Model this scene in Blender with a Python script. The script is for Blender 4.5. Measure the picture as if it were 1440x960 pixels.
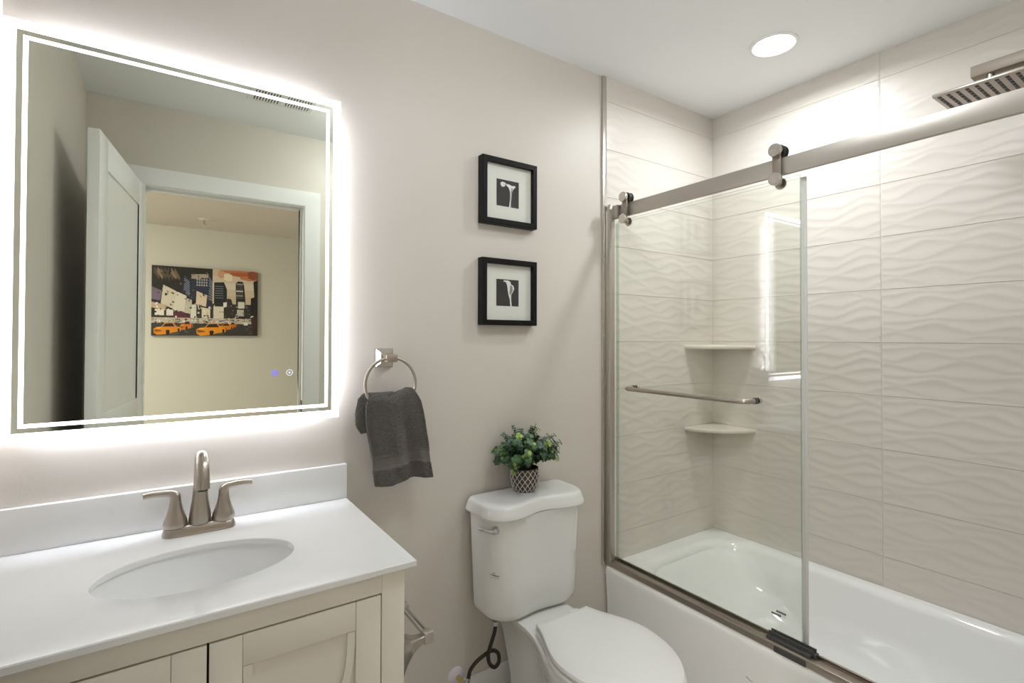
import bpy, bmesh, math, random
import numpy as np
from mathutils import Vector, Matrix
R = random.Random(7)
for o in list(bpy.data.objects):
    bpy.data.objects.remove(o)
S = bpy.context.scene
COL = S.collection

# ------------------------------------------------------------------ camera, world, exposure
ZC = 1.31
YAW, PITCH, ROLL = math.radians(34.1986), math.radians(0.7341), math.radians(0.1439)
cam_d = bpy.data.cameras.new('camera')
cam = bpy.data.objects.new('camera', cam_d)
COL.objects.link(cam)
cam_d.sensor_width = 36.0
cam_d.lens = 717.377 / 1440 * 36.0
cam_d.shift_y = -(480 - 465.746) / 1440
cam_d.clip_start = 0.01
fw = Vector((math.sin(YAW) * math.cos(PITCH), math.cos(YAW) * math.cos(PITCH), math.sin(PITCH)))
rt = Vector((math.cos(YAW), -math.sin(YAW), 0))
up = rt.cross(fw)
r2 = rt * math.cos(ROLL) + up * math.sin(ROLL)
u2 = up * math.cos(ROLL) - rt * math.sin(ROLL)
cam.matrix_world = Matrix(((r2.x, u2.x, -fw.x, 0), (r2.y, u2.y, -fw.y, 0), (r2.z, u2.z, -fw.z, ZC), (0, 0, 0, 1)))
S.camera = cam

W = bpy.data.worlds.new('world')
S.world = W
W.use_nodes = True
W.node_tree.nodes['Background'].inputs[0].default_value = (0.8, 0.82, 0.85, 1)
W.node_tree.nodes['Background'].inputs[1].default_value = 0.05
S.view_settings.view_transform = 'Standard'
S.view_settings.look = 'None'
S.view_settings.gamma = 1
S.view_settings.use_curve_mapping = False
S.view_settings.exposure = 0.22

LENS = 12.0           # glow of the recessed lamps' lenses
LAMP_TUB = 7.2       # watts of the recessed lamp over the tub
FILL_ROOM = 26.0      # strength of the added fill dome over the bathroom floor
LED_BACK = 30.0       # mirror's backlight
LED_BORDER = 5.2      # mirror's frosted border
LED_STRIP = 4.0       # mirror's inner strip
FILL_BEDROOM = 200.0 # added fill light on the far room's ceiling, out of view

# ------------------------------------------------------------------ dimensions
YN = 1.6; XE = 2.333; XW = -0.312; YS = 0.095; ZT = 2.4447
YSH = -0.02
DX0, DX1, DZ = -0.085, 0.64, 2.045      # door opening
XT = 1.561                               # where tile begins
RIM = 0.342

# ------------------------------------------------------------------ materials
def lin(c):
    return tuple((x / 255 / 12.92) if x / 255 <= 0.04045 else ((x / 255 + 0.055) / 1.055) ** 2.4 for x in c)

def mat(name, rgb, rough=0.5, metal=0.0, spec=0.5, coat=0.0, bump=0.0, bscale=200.0, var=0.0, vscale=8.0, aniso=0.0, bdist=0.002):
    m = bpy.data.materials.new(name)
    m.use_nodes = True
    nt = m.node_tree
    b = nt.nodes['Principled BSDF']
    b.inputs['Base Color'].default_value = (*lin(rgb), 1)
    b.inputs['Roughness'].default_value = rough
    b.inputs['Metallic'].default_value = metal
    b.inputs['Specular IOR Level'].default_value = spec
    b.inputs['Coat Weight'].default_value = coat
    b.inputs['Coat Roughness'].default_value = 0.04
    b.inputs['Anisotropic'].default_value = aniso
    tc = nt.nodes.new('ShaderNodeTexCoord')
    if bump:
        n = nt.nodes.new('ShaderNodeTexNoise')
        n.inputs['Scale'].default_value = bscale
        n.inputs['Detail'].default_value = 3
        nt.links.new(tc.outputs['Object'], n.inputs['Vector'])
        bp = nt.nodes.new('ShaderNodeBump')
        bp.inputs['Strength'].default_value = bump
        bp.inputs['Distance'].default_value = bdist
        nt.links.new(n.outputs['Fac'], bp.inputs['Height'])
        nt.links.new(bp.outputs['Normal'], b.inputs['Normal'])
    if var:
        n = nt.nodes.new('ShaderNodeTexNoise')
        n.inputs['Scale'].default_value = vscale
        n.inputs['Detail'].default_value = 4
        nt.links.new(tc.outputs['Object'], n.inputs['Vector'])
        mx = nt.nodes.new('ShaderNodeMix')
        mx.data_type = 'RGBA'
        c = lin(rgb)
        mx.inputs[6].default_value = (*[x * (1 - var) for x in c], 1)
        mx.inputs[7].default_value = (*[min(1, x * (1 + var)) for x in c], 1)
        nt.links.new(n.outputs['Fac'], mx.inputs[0])
        nt.links.new(mx.outputs[2], b.inputs['Base Color'])
    return m

def emit(name, rgb, strength):
    m = bpy.data.materials.new(name)
    m.use_nodes = True
    nt = m.node_tree
    nt.nodes.remove(nt.nodes['Principled BSDF'])
    e = nt.nodes.new('ShaderNodeEmission')
    e.inputs[0].default_value = (*lin(rgb), 1)
    e.inputs[1].default_value = strength
    nt.links.new(e.outputs[0], nt.nodes['Material Output'].inputs[0])
    return m

def glassmat(name, tint, f0=0.04):
    m = bpy.data.materials.new(name)
    m.use_nodes = True
    nt = m.node_tree
    nt.nodes.remove(nt.nodes['Principled BSDF'])
    t = nt.nodes.new('ShaderNodeBsdfTransparent')
    t.inputs[0].default_value = (*tint, 1)
    g = nt.nodes.new('ShaderNodeBsdfGlossy')
    g.inputs['Roughness'].default_value = 0.0
    g.inputs[0].default_value = (1, 1, 1, 1)
    lw = nt.nodes.new('ShaderNodeLayerWeight')
    lw.inputs[0].default_value = 0.5
    p = nt.nodes.new('ShaderNodeMath'); p.operation = 'POWER'; p.inputs[1].default_value = 5
    ma = nt.nodes.new('ShaderNodeMath'); ma.operation = 'MULTIPLY_ADD'
    ma.inputs[1].default_value = 1 - f0; ma.inputs[2].default_value = f0
    nt.links.new(lw.outputs['Facing'], p.inputs[0])
    nt.links.new(p.outputs[0], ma.inputs[0])
    mx = nt.nodes.new('ShaderNodeMixShader')
    nt.links.new(ma.outputs[0], mx.inputs[0])
    nt.links.new(t.outputs[0], mx.inputs[1])
    nt.links.new(g.outputs[0], mx.inputs[2])
    nt.links.new(mx.outputs[0], nt.nodes['Material Output'].inputs[0])
    return m

M = {}
M['paint'] = mat('greige_wall_paint', (213, 206, 196), 0.42, bump=0.12, bscale=160, spec=0.35)
M['ceil'] = mat('ceiling_paint', (245, 247, 247), 0.8, spec=0.2)
M['tile'] = mat('cream_wave_tile', (220, 213, 204), 0.3, spec=0.4, var=0.012, vscale=3)
M['grout'] = mat('tile_grout', (208, 200, 187), 0.8)
M['trimwhite'] = mat('white_trim_paint', (235, 235, 233), 0.28)
M['floor'] = mat('pale_floor_tile', (205, 202, 197), 0.35, var=0.06, vscale=5)
M['quartz'] = mat('white_quartz', (240, 240, 238), 0.14, var=0.006, vscale=30)
M['basin'] = mat('white_sink_ceramic', (247, 247, 246), 0.07, coat=0.3)
M['cabinet'] = mat('cream_cabinet_paint', (236, 229, 215), 0.38)
M['gap'] = mat('cabinet_inner_shadow_gap', (40, 34, 28), 0.9)
M['nickel'] = mat('brushed_nickel', (182, 173, 163), 0.3, metal=1.0, aniso=0.4)
M['nickel_lt'] = mat('satin_nickel', (204, 198, 190), 0.26, metal=1.0)
M['bronze'] = mat('brushed_dark_nickel', (182, 175, 166), 0.42, metal=0.75)
M['armmetal'] = mat('dark_brushed_nickel_arm', (150, 140, 128), 0.5, metal=0.7)
M['chrome'] = mat('chrome', (205, 205, 205), 0.06, metal=1.0)
M['darkmetal'] = mat('dark_grey_plastic', (70, 70, 70), 0.4)
M['rubber'] = mat('black_rubber', (22, 21, 20), 0.5)
M['ceramic'] = mat('toilet_ceramic', (232, 232, 228), 0.07, coat=0.3)
M['plasticwhite'] = mat('white_seat_plastic', (234, 234, 232), 0.16)
M['tub'] = mat('tub_enamel', (246, 246, 244), 0.08, coat=0.3)
M['stone'] = mat('cream_stone', (226, 216, 202), 0.3, var=0.04, vscale=18)
M['glass'] = glassmat('shower_glass', (0.983, 0.989, 0.977))
M['glassedge'] = glassmat('glass_edge', (0.62, 0.72, 0.66), 0.1)
M['picglass'] = glassmat('picture_glass', (0.995, 0.995, 0.995), 0.018)
M['seal'] = mat('clear_vinyl_seal', (214, 214, 210), 0.25)
M['mirror'] = mat('mirror_silver', (240, 243, 231), 0.0, metal=1.0)
M['frost'] = emit('frosted_border_light', (240, 244, 255), LED_BORDER)
M['strip'] = emit('inner_strip_light', (255, 254, 252), LED_STRIP)
M['fill_dome'] = emit('fill_dome_glow', (244, 250, 255), FILL_ROOM)  # glow of the fill dome added in the bathroom
M['back'] = emit('backlight_led', (236, 240, 255), LED_BACK)
M['lens'] = emit('downlight_lens', (255, 251, 245), LENS)
M['fill_bed'] = emit('bedroom_fill_glow', (255, 249, 240), FILL_BEDROOM)  # glow of the fill light added beyond the doorway
M['btn_blue'] = emit('blue_touch_icon', (150, 150, 255), 0.8)
M['btn_white'] = emit('white_touch_icon', (235, 238, 255), 1.0)
M['frameblack'] = mat('black_frame_lacquer', (9, 8, 8), 0.45, spec=0.22)
M['mat_board'] = mat('pale_mat_board', (226, 226, 216), 0.8)
M['printdark'] = mat('dark_print_paper', (38, 34, 30), 0.6)
M['flower'] = mat('printed_white_petal', (232, 232, 228), 0.6)
M['flowershade'] = mat('printed_grey_petal', (140, 139, 136), 0.6)
M['towel'] = mat('charcoal_terry', (130, 126, 121), 0.95, bump=1.0, bscale=300, var=0.6, vscale=260, bdist=0.008, spec=0.1)
M['towelband'] = mat('charcoal_woven_band', (110, 106, 101), 0.8, bump=0.3, bscale=900, spec=0.15)
M['pot'] = mat('dark_brown_pot', (74, 66, 60), 0.7, var=0.1, vscale=60)
M['lattice'] = mat('white_pot_lattice', (222, 216, 208), 0.6)
M['soil'] = mat('dark_moss', (40, 38, 28), 0.9)
M['leaf_dark'] = mat('deep_green_leaf', (48, 78, 50), 0.45, var=0.2, vscale=40)
M['leaf_mid'] = mat('mid_green_leaf', (82, 118, 70), 0.45, var=0.2, vscale=40)
M['leaf_grey'] = mat('grey_green_leaf', (86, 108, 94), 0.5, var=0.2, vscale=40)
M['leaf_lime'] = mat('lime_green_leaf', (150, 178, 84), 0.45, var=0.15, vscale=40)
M['stem'] = mat('brown_stem', (84, 66, 44), 0.7)
M['hose'] = mat('dark_braided_hose', (52, 46, 38), 0.45, metal=0.3, bump=0.8, bscale=500)
M['plate'] = mat('white_lilac_plate', (226, 220, 230), 0.25)
M['brass'] = mat('yellow_brass', (206, 190, 120), 0.3, metal=0.8)
M['ink'] = mat('grey_ink', (92, 94, 98), 0.7)
M['inkblack'] = mat('black_ink', (30, 30, 30), 0.6)
M['inklight'] = mat('pale_grey_ink', (150, 150, 148), 0.7)
M['bedwall'] = mat('bedroom_wall_paint', (215, 213, 205), 0.7)
M['bedceil'] = mat('bedroom_ceiling_paint', (218, 211, 202), 0.8)

# ------------------------------------------------------------------ mesh builder
ORG = {}

class MB:
    def __init__(s):
        s.v = []; s.f = []; s.m = []; s.s = []
    def add(s, verts, faces, mi=0, smooth=False):
        b = len(s.v)
        s.v += [tuple(map(float, p)) for p in verts]
        for f in faces:
            s.f.append([i + b for i in f]); s.m.append(mi); s.s.append(smooth)
        return s
    def box(s, x0, y0, z0, x1, y1, z1, bev=0.0, mi=0, seg=2, xf=None):
        bm = bmesh.new()
        bmesh.ops.create_cube(bm, size=1)
        for v in bm.verts:
            v.co = Vector(((x0 + x1) / 2 + v.co.x * (x1 - x0), (y0 + y1) / 2 + v.co.y * (y1 - y0), (z0 + z1) / 2 + v.co.z * (z1 - z0)))
        if bev:
            bmesh.ops.bevel(bm, geom=bm.edges[:], offset=bev, segments=seg, affect='EDGES', profile=0.5)
        return s.frombm(bm, mi, False, xf)
    def frombm(s, bm, mi=0, smooth=False, xf=None):
        bm.verts.index_update()
        vs = [(xf @ v.co) if xf else v.co.copy() for v in bm.verts]
        s.add(vs, [[v.index for v in f.verts] for f in bm.faces], mi, smooth)
        bm.free()
        return s
    def tube(s, pts, r, n=14, mi=0, caps=True, ell=None, upv=None):
        pts = [Vector(p) for p in pts]
        rs = r if isinstance(r, (list, tuple)) else [r] * len(pts)
        rings = []
        t0 = (pts[1] - pts[0]).normalized()
        a = Vector(upv) if upv else (Vector((0, 0, 1)) if abs(t0.z) < 0.9 else Vector((1, 0, 0)))
        a = (a - t0 * a.dot(t0)).normalized()
        for i, p in enumerate(pts):
            if i == 0: t = pts[1] - pts[0]
            elif i == len(pts) - 1: t = pts[-1] - pts[-2]
            else: t = (pts[i + 1] - pts[i]).normalized() + (pts[i] - pts[i - 1]).normalized()
            t.normalize()
            a = (a - t * a.dot(t)).normalized()
            b = t.cross(a)
            e = ell if ell else (1, 1)
            rings.append([p + (a * math.cos(2 * math.pi * k / n) * e[0] + b * math.sin(2 * math.pi * k / n) * e[1]) * rs[i] for k in range(n)])
        return s.loft(rings, caps, caps, mi)
    def loft(s, rings, c0=True, c1=True, mi=0, smooth=True, closed=True):
        n = len(rings[0]); V = []; F = []
        for r in rings: V += list(r)
        for i in range(len(rings) - 1):
            for k in range(n if closed else n - 1):
                a = i * n + k; b = i * n + (k + 1) % n
                F.append([a, b, b + n, a + n])
        s.add(V, F, mi, smooth)
        if c0: s.add(rings[0], [list(range(n))[::-1]], mi, False)
        if c1: s.add(rings[-1], [list(range(n))], mi, False)
        return s
    def lathe(s, prof, c=(0, 0, 0), axis='z', n=32, mi=0, c0=True, c1=True, xf=None):
        c = Vector(c); rings = []
        for r, h in prof:
            ring = []
            for k in range(n):
                a = 2 * math.pi * k / n
                x, y = r * math.cos(a), r * math.sin(a)
                p = {'z': Vector((x, y, h)), 'y': Vector((x, h, y)), 'x': Vector((h, x, y))}[axis]
                ring.append((xf @ p if xf else p) + c)
            rings.append(ring)
        return s.loft(rings, c0, c1, mi)
    def grid(s, P, mi=0, smooth=True):
        nu = len(P); nv = len(P[0]); V = [p for row in P for p in row]
        F = [[i * nv + j, (i + 1) * nv + j, (i + 1) * nv + j + 1, i * nv + j + 1] for i in range(nu - 1) for j in range(nv - 1)]
        return s.add(V, F, mi, smooth)
    def build(s, name, mats, parent=None, origin=None):
        if not isinstance(mats, (list, tuple)): mats = [mats]
        if parent is not None: org = ORG[parent.name]
        elif origin is not None: org = Vector(origin)
        else:
            a = np.array(s.v); lo, hi = a.min(0), a.max(0)
            org = Vector(((lo[0] + hi[0]) / 2, (lo[1] + hi[1]) / 2, lo[2]))
        me = bpy.data.meshes.new(name)
        me.from_pydata([(x - org.x, y - org.y, z - org.z) for x, y, z in s.v], [], s.f)
        for m in mats: me.materials.append(m)
        me.polygons.foreach_set('material_index', s.m)
        me.polygons.foreach_set('use_smooth', s.s)
        me.update()
        bm = bmesh.new(); bm.from_mesh(me)
        bmesh.ops.remove_doubles(bm, verts=bm.verts[:], dist=1e-6)
        bmesh.ops.recalc_face_normals(bm, faces=bm.faces[:])
        bm.to_mesh(me); bm.free()
        try: me.set_sharp_from_angle(angle=math.radians(38))
        except Exception: pass
        o = bpy.data.objects.new(name, me)
        COL.objects.link(o)
        if parent is not None: o.parent = parent
        else: o.location = org
        ORG[o.name] = org
        return o

def root(name, loc, label, cat, group=None):
    o = bpy.data.objects.new(name, None)
    COL.objects.link(o)
    o.location = loc
    o.empty_display_size = 0.05
    ORG[o.name] = Vector(loc)
    return tag(o, label, cat, group)

def tag(o, label, cat, group=None):
    o['label'] = label; o['category'] = cat
    if group: o['group'] = group
    return o

def struct(name, mb, mats, label=None, cat=None, parent=None, origin=None):
    o = mb.build(name, mats, parent, origin)
    if parent is None:
        o['kind'] = 'structure'
        if label: o['label'] = label
        if cat: o['category'] = cat
    return o

def smoothstep(a, b, x):
    t = max(0, min(1, (x - a) / (b - a))); return t * t * (3 - 2 * t)

def interp(x, xs, ys):
    return float(np.interp(x, xs, ys))

def bez(pts, n=8):
    """Catmull-Rom through points"""
    P = [Vector(p) for p in pts]; out = []
    Q = [2 * P[0] - P[1]] + P + [2 * P[-1] - P[-2]]
    for i in range(1, len(Q) - 2):
        a, b, c, d = Q[i - 1:i + 3]
        for k in range(n):
            t = k / n
            out.append(0.5 * ((2 * b) + (c - a) * t + (2 * a - 5 * b + 4 * c - d) * t * t + (3 * b - a - 3 * c + d) * t ** 3))
    out.append(P[-1]); return out

def rrect(cx, cy, hx, hy, r, z, n=10):
    out = []
    for qx, qy, a0 in ((1, 1, 0), (-1, 1, 90), (-1, -1, 180), (1, -1, 270)):
        for k in range(n + 1):
            a = math.radians(a0 + 90 * k / n)
            out.append(Vector((cx + qx * (hx - r) + r * math.cos(a), cy + qy * (hy - r) + r * math.sin(a), z)))
    return out

# ------------------------------------------------------------------ room shell
struct('floor', MB().box(-2.2, -3.4, -0.1, 2.5, 1.75, 0.0), M['floor'], 'grey bathroom floor below the toilet', 'floor')
struct('ceiling', MB().box(XW - 0.12, YSH, ZT, XE + 0.12, YN + 0.12, ZT + 0.1), M['ceil'], 'smooth white bathroom ceiling', 'ceiling')
struct('wall_north', MB().box(XW - 0.12, YN, 0, XE + 0.12, YN + 0.12, ZT), M['paint'], 'greige painted wall behind the sink and toilet', 'wall')
struct('wall_west', MB().box(XW - 0.12, YSH, 0, XW, YN, ZT), M['paint'], 'greige side wall beside the vanity', 'wall')
wm = MB()
wm.box(XW, YSH, 0, DX0 - 0.02, YS, ZT); wm.box(DX1 + 0.02, YSH, 0, XE + 0.12, YS, ZT)
wm.box(DX0 - 0.02, YSH, DZ + 0.02, DX1 + 0.02, YS, ZT)
struct('wall_south', wm, M['paint'], 'greige wall with the doorway, seen in the mirror', 'wall')

# --- wavy relief tile
def tile_height(s, t):
    """s along 0..1, t up 0..1 arrays -> relief height (fraction of metre)"""
    N = 6
    rows = []
    par = [(3.1, 0.3, 1.9, 1.0), (3.7, 2.6, 1.4, 0.2), (2.6, 4.4, 2.1, 2.2), (3.4, 0.9, 1.7, 4.0), (4.0, 3.3, 1.6, 5.1), (2.9, 5.5, 2.3, 3.0)]
    tri = lambda x: (2 / np.pi) * np.arcsin(np.sin(x) * 0.97)
    for k in range(N):
        f1, p1, f2, p2 = par[k]
        rows.append((k + 0.5) / N + 0.082 * tri(2 * np.pi * f1 * s + p1) + 0.05 * np.sin(2 * np.pi * f2 * s + p2))
    C = np.sort(np.clip(np.array(rows), 0.015, 0.985), axis=0)
    C = np.vstack([np.zeros((1, len(s))), C, np.ones((1, len(s)))])
    H = np.zeros((len(s), len(t)))
    for k in range(N + 1):
        a = C[k][:, None]; b = C[k + 1][:, None]
        g = np.maximum(b - a, 1e-5)
        tau = (t[None, :] - a) / g
        ins = (tau >= 0) & (tau <= 1)
        h = -np.sin(np.pi * np.clip(tau, 0, 1) ** 1.5) * (g ** 0.7) * 0.2085 * 0.0190
        H = np.where(ins, h, H)
    return H

Z0 = 1.2943; TH = 0.2085; GR = 0.0009
def tile_panel(mb, along, TL, face, mi_tile, mi_grout, zlo, zhi):
    """along: list of (start,end) intervals of tiles in the direction; face(a,h,z)->point"""
    k0 = math.floor((zlo - Z0) / TH)
    k1 = math.ceil((zhi - Z0) / TH)
    for (a0, a1, flip) in along:
        n = int(abs(a1 - a0) / 0.008)
        s = np.concatenate([[0, 0.003], np.linspace(0.012, 0.988, n), [0.997, 1]]); n = len(s)
        for k in range(k0, k1):
            b, t = Z0 + k * TH, Z0 + (k + 1) * TH
            tt = np.concatenate([[0, 0.009], np.linspace(0.03, 0.97, 38), [0.991, 1]])
            zz = b + tt * TH
            H = tile_height(s * abs(a1 - a0) / TL if not flip else 1 - s * abs(a1 - a0) / TL, tt)
            H[:, 0] = H[:, -1] = -0.0018; H[0, :] = H[-1, :] = -0.0018
            keep = (zz >= zlo - 0.006) & (zz <= zhi + 0.006)
            if keep.sum() < 2: continue
            zz = np.clip(zz[keep], zlo, zhi); H = H[:, keep]
            P = []
            sg = 1 if a1 > a0 else -1
            for i in range(n):
                a = a0 + (a1 - a0) * s[i]
                a += sg * GR * (1 if i == 0 else (-1 if i == n - 1 else 0))
                row = []
                for j, z in enumerate(zz):
                    z2 = z
                    if abs(z - b) < 1e-6 and z > zlo: z2 = z + GR
                    if abs(z - t) < 1e-6 and z < zhi: z2 = z - GR
                    row.append(face(a, H[i, j] + 0.0022, z2))
                P.append(row)
            mb.grid(P, mi_tile)
    A0 = min(min(a[0], a[1]) for a in along); A1 = max(max(a[0], a[1]) for a in along)
    mb.grid([[face(A0, 0.0003, zlo), face(A0, 0.0003, zhi)], [face(A1, 0.0003, zlo), face(A1, 0.0003, zhi)]], mi_grout, False)

tm = MB()
tm.box(XE + 0.004, YS - 0.115, 0, XE + 0.12, YN, ZT, mi=0)
yj = 0.843
tile_panel(tm, [(YN - 0.004, yj, False), (yj, YS, False)], 0.757, lambda a, h, z: (XE - h - 0.0, a, z), 1, 2, 0.30, ZT)
struct('wall_east', tm, [M['paint'], M['tile'], M['grout']], 'cream wave relief tiled wall along the tub', 'wall')
tn = MB()
tile_panel(tn, [(XT + 0.012, XE, True)], 0.757, lambda a, h, z: (a, YN - 0.008 - h, z), 0, 1, 0.30, ZT)
# relief sinks into the slab, so the slab's face sits behind
tn.box(XT + 0.012, YN - 0.0035, 0.30, XE, YN, ZT, mi=1)
struct('wall_north_tile', tn, [M['tile'], M['grout']], 'cream wave tiled end wall of the tub alcove', 'wall')
struct('trim_1', MB().box(XT - 0.010, YN - 0.011, RIM, XT + 0.012, YN, ZT, 0.002), M['nickel_lt'], 'thin metal edge strip where paint meets tile', 'trim')
# baseboard
bb = MB()
prof = [(0, 0), (0.013, 0), (0.013, 0.082), (0.011, 0.09), (0.007, 0.096), (0.006, 0.105), (0, 0.105)]
bb.loft([[Vector((x, YN - d, z)) for d, z in prof] for x in (0.445, 1.56)])
struct('baseboard_north', bb, M['trimwhite'], 'white baseboard behind the toilet', 'baseboard')
bs = MB()
bs.loft([[Vector((x, YS + d, z)) for d, z in prof] for x in (DX1 + 0.092, 1.56)])
struct('baseboard_south', bs, M['trimwhite'], 'white baseboard right of the doorway', 'baseboard')

# --- doorway frame and leaf
dm = MB()
for x0, x1 in ((DX0 - 0.02, DX0), (DX1, DX1 + 0.02)): dm.box(x0, YSH - 0.001, 0, x1, YS + 0.001, DZ + 0.02)
dm.box(DX0, YSH - 0.001, DZ, DX1, YS + 0.001, DZ + 0.02)
# stops
dm.box(DX1 - 0.011, 0.018, 0, DX1, 0.052, DZ, 0.002); dm.box(DX0, 0.018, DZ - 0.011, DX1 - 0.011, 0.052, DZ, 0.002)
struct('trim_2', dm, M['trimwhite'], 'white door jamb around the doorway', 'trim')
cm = MB()
def casing(mb, y0, sgn):
    cp = [(0.0, 0.0), (0.0, 0.007), (0.012, 0.010), (0.05, 0.012), (0.07, 0.013), (0.082, 0.013), (0.085, 0.0)]
    def ring(x, z, dx, dz):
        return [Vector((x + dx * w, y0 + sgn * d, z + dz * w)) for w, d in cp]
    mb.loft([ring(DX0 - 0.005, 0, -1, 0), ring(DX0 - 0.005, DZ + 0.005, -1, 1), ring(DX1 + 0.005, DZ + 0.005, 1, 1), ring(DX1 + 0.005, 0, 1, 0)], True, True, smooth=False)
casing(cm, YS, 1); casing(cm, YSH, -1)
struct('trim_3', cm, M['trimwhite'], 'white moulded casing around the doorway', 'trim')
struct('trim_4', MB().box(DX1 - 0.003, 0.062, 0.89, DX1 + 0.0005, 0.088, 0.955, 0.001), M['darkmetal'], 'dark strike plate on the door jamb', 'trim')

# door leaf built flat along +y then swung
ang = math.radians(8.0)
XF = Matrix.Translation((DX0 - 0.004, YS + 0.018, 0)) @ Matrix.Rotation(ang, 4, 'Z')
DL, DT = 0.755, 0.035
leaf = MB()
stile = 0.11
def db(x0, y0, z0, x1, y1, z1, b=0.0015): leaf.box(x0, y0, z0, x1, y1, z1, b, xf=XF)
db(-DT, 0, 0.01, 0, stile, 2.035); db(-DT, DL - stile, 0.01, 0, DL, 2.035)
for z0, z1 in ((0.01, 0.22), (0.90, 1.03), (1.92, 2.035)): db(-DT, stile, z0, 0, DL - stile, z1)
dleaf = struct('door_1', leaf, M['trimwhite'], 'white panelled bathroom door standing open, seen in the mirror', 'door', origin=(DX0 - 0.004, YS + 0.018, 0))
for z0, z1 in ((0.22, 0.90), (1.03, 1.92)):
    MB().box(-DT + 0.006, stile, z0, -0.006, DL - stile, z1, xf=XF).build('door_panel', M['trimwhite'], dleaf)

# --- room beyond the doorway (seen in the mirror)
HY = -3.13
struct('wall_bedroom_south', MB().box(-2.2, HY - 0.1, 0, 2.5, HY, ZT), M['bedwall'], 'beige wall of the room beyond the doorway', 'wall')
struct('wall_bedroom_west', MB().box(-2.2, HY, 0, -2.1, YSH, ZT), M['bedwall'], 'side wall of the room beyond the doorway', 'wall')
struct('wall_bedroom_east', MB().box(2.4, HY, 0, 2.5, YSH, ZT), M['bedwall'], 'opposite side wall of the room beyond the doorway', 'wall')
struct('wall_bedroom_north', MB().box(-2.2, YSH, 0, XW - 0.12, YSH + 0.1, ZT), M['bedwall'], 'near wall of the room beyond the doorway', 'wall')
struct('ceiling_bedroom', MB().box(-2.2, HY - 0.1, ZT, 2.5, YSH, ZT + 0.1), M['bedceil'], 'beige ceiling of the room beyond the doorway', 'ceiling')

# ------------------------------------------------------------------ bathtub
tb = MB()
tx0, tx1, ty0, ty1 = 1.565, XE - 0.003, YS + 0.004, YN - 0.01
cx, cy = (tx0 + tx1) / 2, (ty0 + ty1) / 2
hx, hy = (tx1 - tx0) / 2, (ty1 - ty0) / 2
rings = [rrect(cx + 0.006, cy, hx - 0.006, hy, 0.006, 0.0, 16), rrect(cx + 0.004, cy, hx - 0.004, hy, 0.006, 0.20, 16), rrect(cx, cy, hx, hy, 0.006, RIM - 0.03, 16)]
for k in range(1, 7):
    a = math.pi / 2 * k / 6
    d = 0.016 * (1 - math.cos(a))
    rings.append(rrect(cx + d / 2, cy, hx - d / 2, hy, 0.006, RIM - 0.03 + 0.03 * math.sin(a), 16))
icx, icy = 1.965, cy - 0.01
ihx, ihy = 0.316, 0.672
rings.append(rrect(icx, icy, ihx + 0.020, ihy + 0.020, 0.17, RIM, 16))
for k in range(1, 8):
    a = math.pi / 2 * k / 7
    rings.append(rrect(icx, icy, ihx + 0.020 - 0.030 * math.sin(a), ihy + 0.020 - 0.036 * math.sin(a), 0.17, RIM - 0.034 * (1 - math.cos(a)), 16))
for k in range(1, 15):
    t = k / 14
    z = 0.058 + (RIM - 0.034 - 0.058) * (1 - t) ** 1.0 if t < 0.6 else 0.058 + (RIM - 0.034 - 0.058) * 0.4 * ((1 - t) / 0.4) ** 2.0
    dx = 0.010 + 0.045 * t + 0.10 * max(0, (t - 0.5) / 0.5) ** 1.6
    dyl = 0.016 + 0.16 * t + 0.16 * max(0, (t - 0.5) / 0.5) ** 1.5
    rings.append(rrect(icx, icy - 0.25 * dyl, ihx - dx, ihy - dyl, min(0.17 + 0.05 * t, ihx - dx - 0.004), z, 16))
tb.loft(rings, True, True)
tub = root('bathtub', (cx, cy, 0), 'white alcove bathtub with a smooth apron below the glass panels', 'bathtub')
tb.build('tub_shell', M['tub'], tub)
dr = MB().lathe([(0.0, 0.0605), (0.028, 0.0605), (0.03, 0.0585)], (icx, 0.42, 0), n=24, c0=False, c1=False)
dr.build('drain', M['chrome'], tub)
am_ = MB()
ax = lambda z: 1.573 - 0.008 * (z - 0.2) / 0.112 - 0.0006
for y0_, y1_, z0_, z1_ in ((0.956, 0.951, 0.2105, 0.2125), (0.951, 0.944, 0.2075, 0.2105), (0.945, 0.938, 0.2055, 0.2078), (0.939, 0.931, 0.2062, 0.2080), (0.950, 0.946, 0.2125, 0.2140)):
    am_.add([(ax(z0_), y0_, z0_), (ax(z0_), y1_, z0_), (ax(z1_), y1_, z1_), (ax(z1_), y0_, z1_)], [[0, 1, 2, 3]])
am_.build('printed_mark', M['inklight'], tub)

# ------------------------------------------------------------------ corner shelves
for z, lab in ((1.2775, 'cream stone quarter round corner shelf at eye level, upper of the two'), (0.878, 'cream stone quarter round corner shelf low in the tub alcove, lower of the two')):
    sm = MB(); r0 = 0.232; n = 28; rings = []
    for dz, dr_ in ((-0.019, -0.004), (-0.016, -0.001), (-0.010, 0.0), (-0.004, -0.001), (0.0, -0.004)):
        ring = [Vector((XE - 0.001, YN - 0.008, z + dz))]
        for k in range(n + 1):
            a = math.pi / 2 * k / n
            # chord-like soft curve
            rr = (r0 + dr_) * (1 - 0.10 * math.sin(2 * a))
            ring.append(Vector((XE - 0.001 - rr * math.cos(a), YN - 0.008 - rr * math.sin(a), z + dz)))
        rings.append(ring)
    sm.loft(rings, True, True)
    tag(sm.build('corner_shelf', M['stone']), lab, 'shelf', 'corner shelves in the tub alcove')

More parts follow.
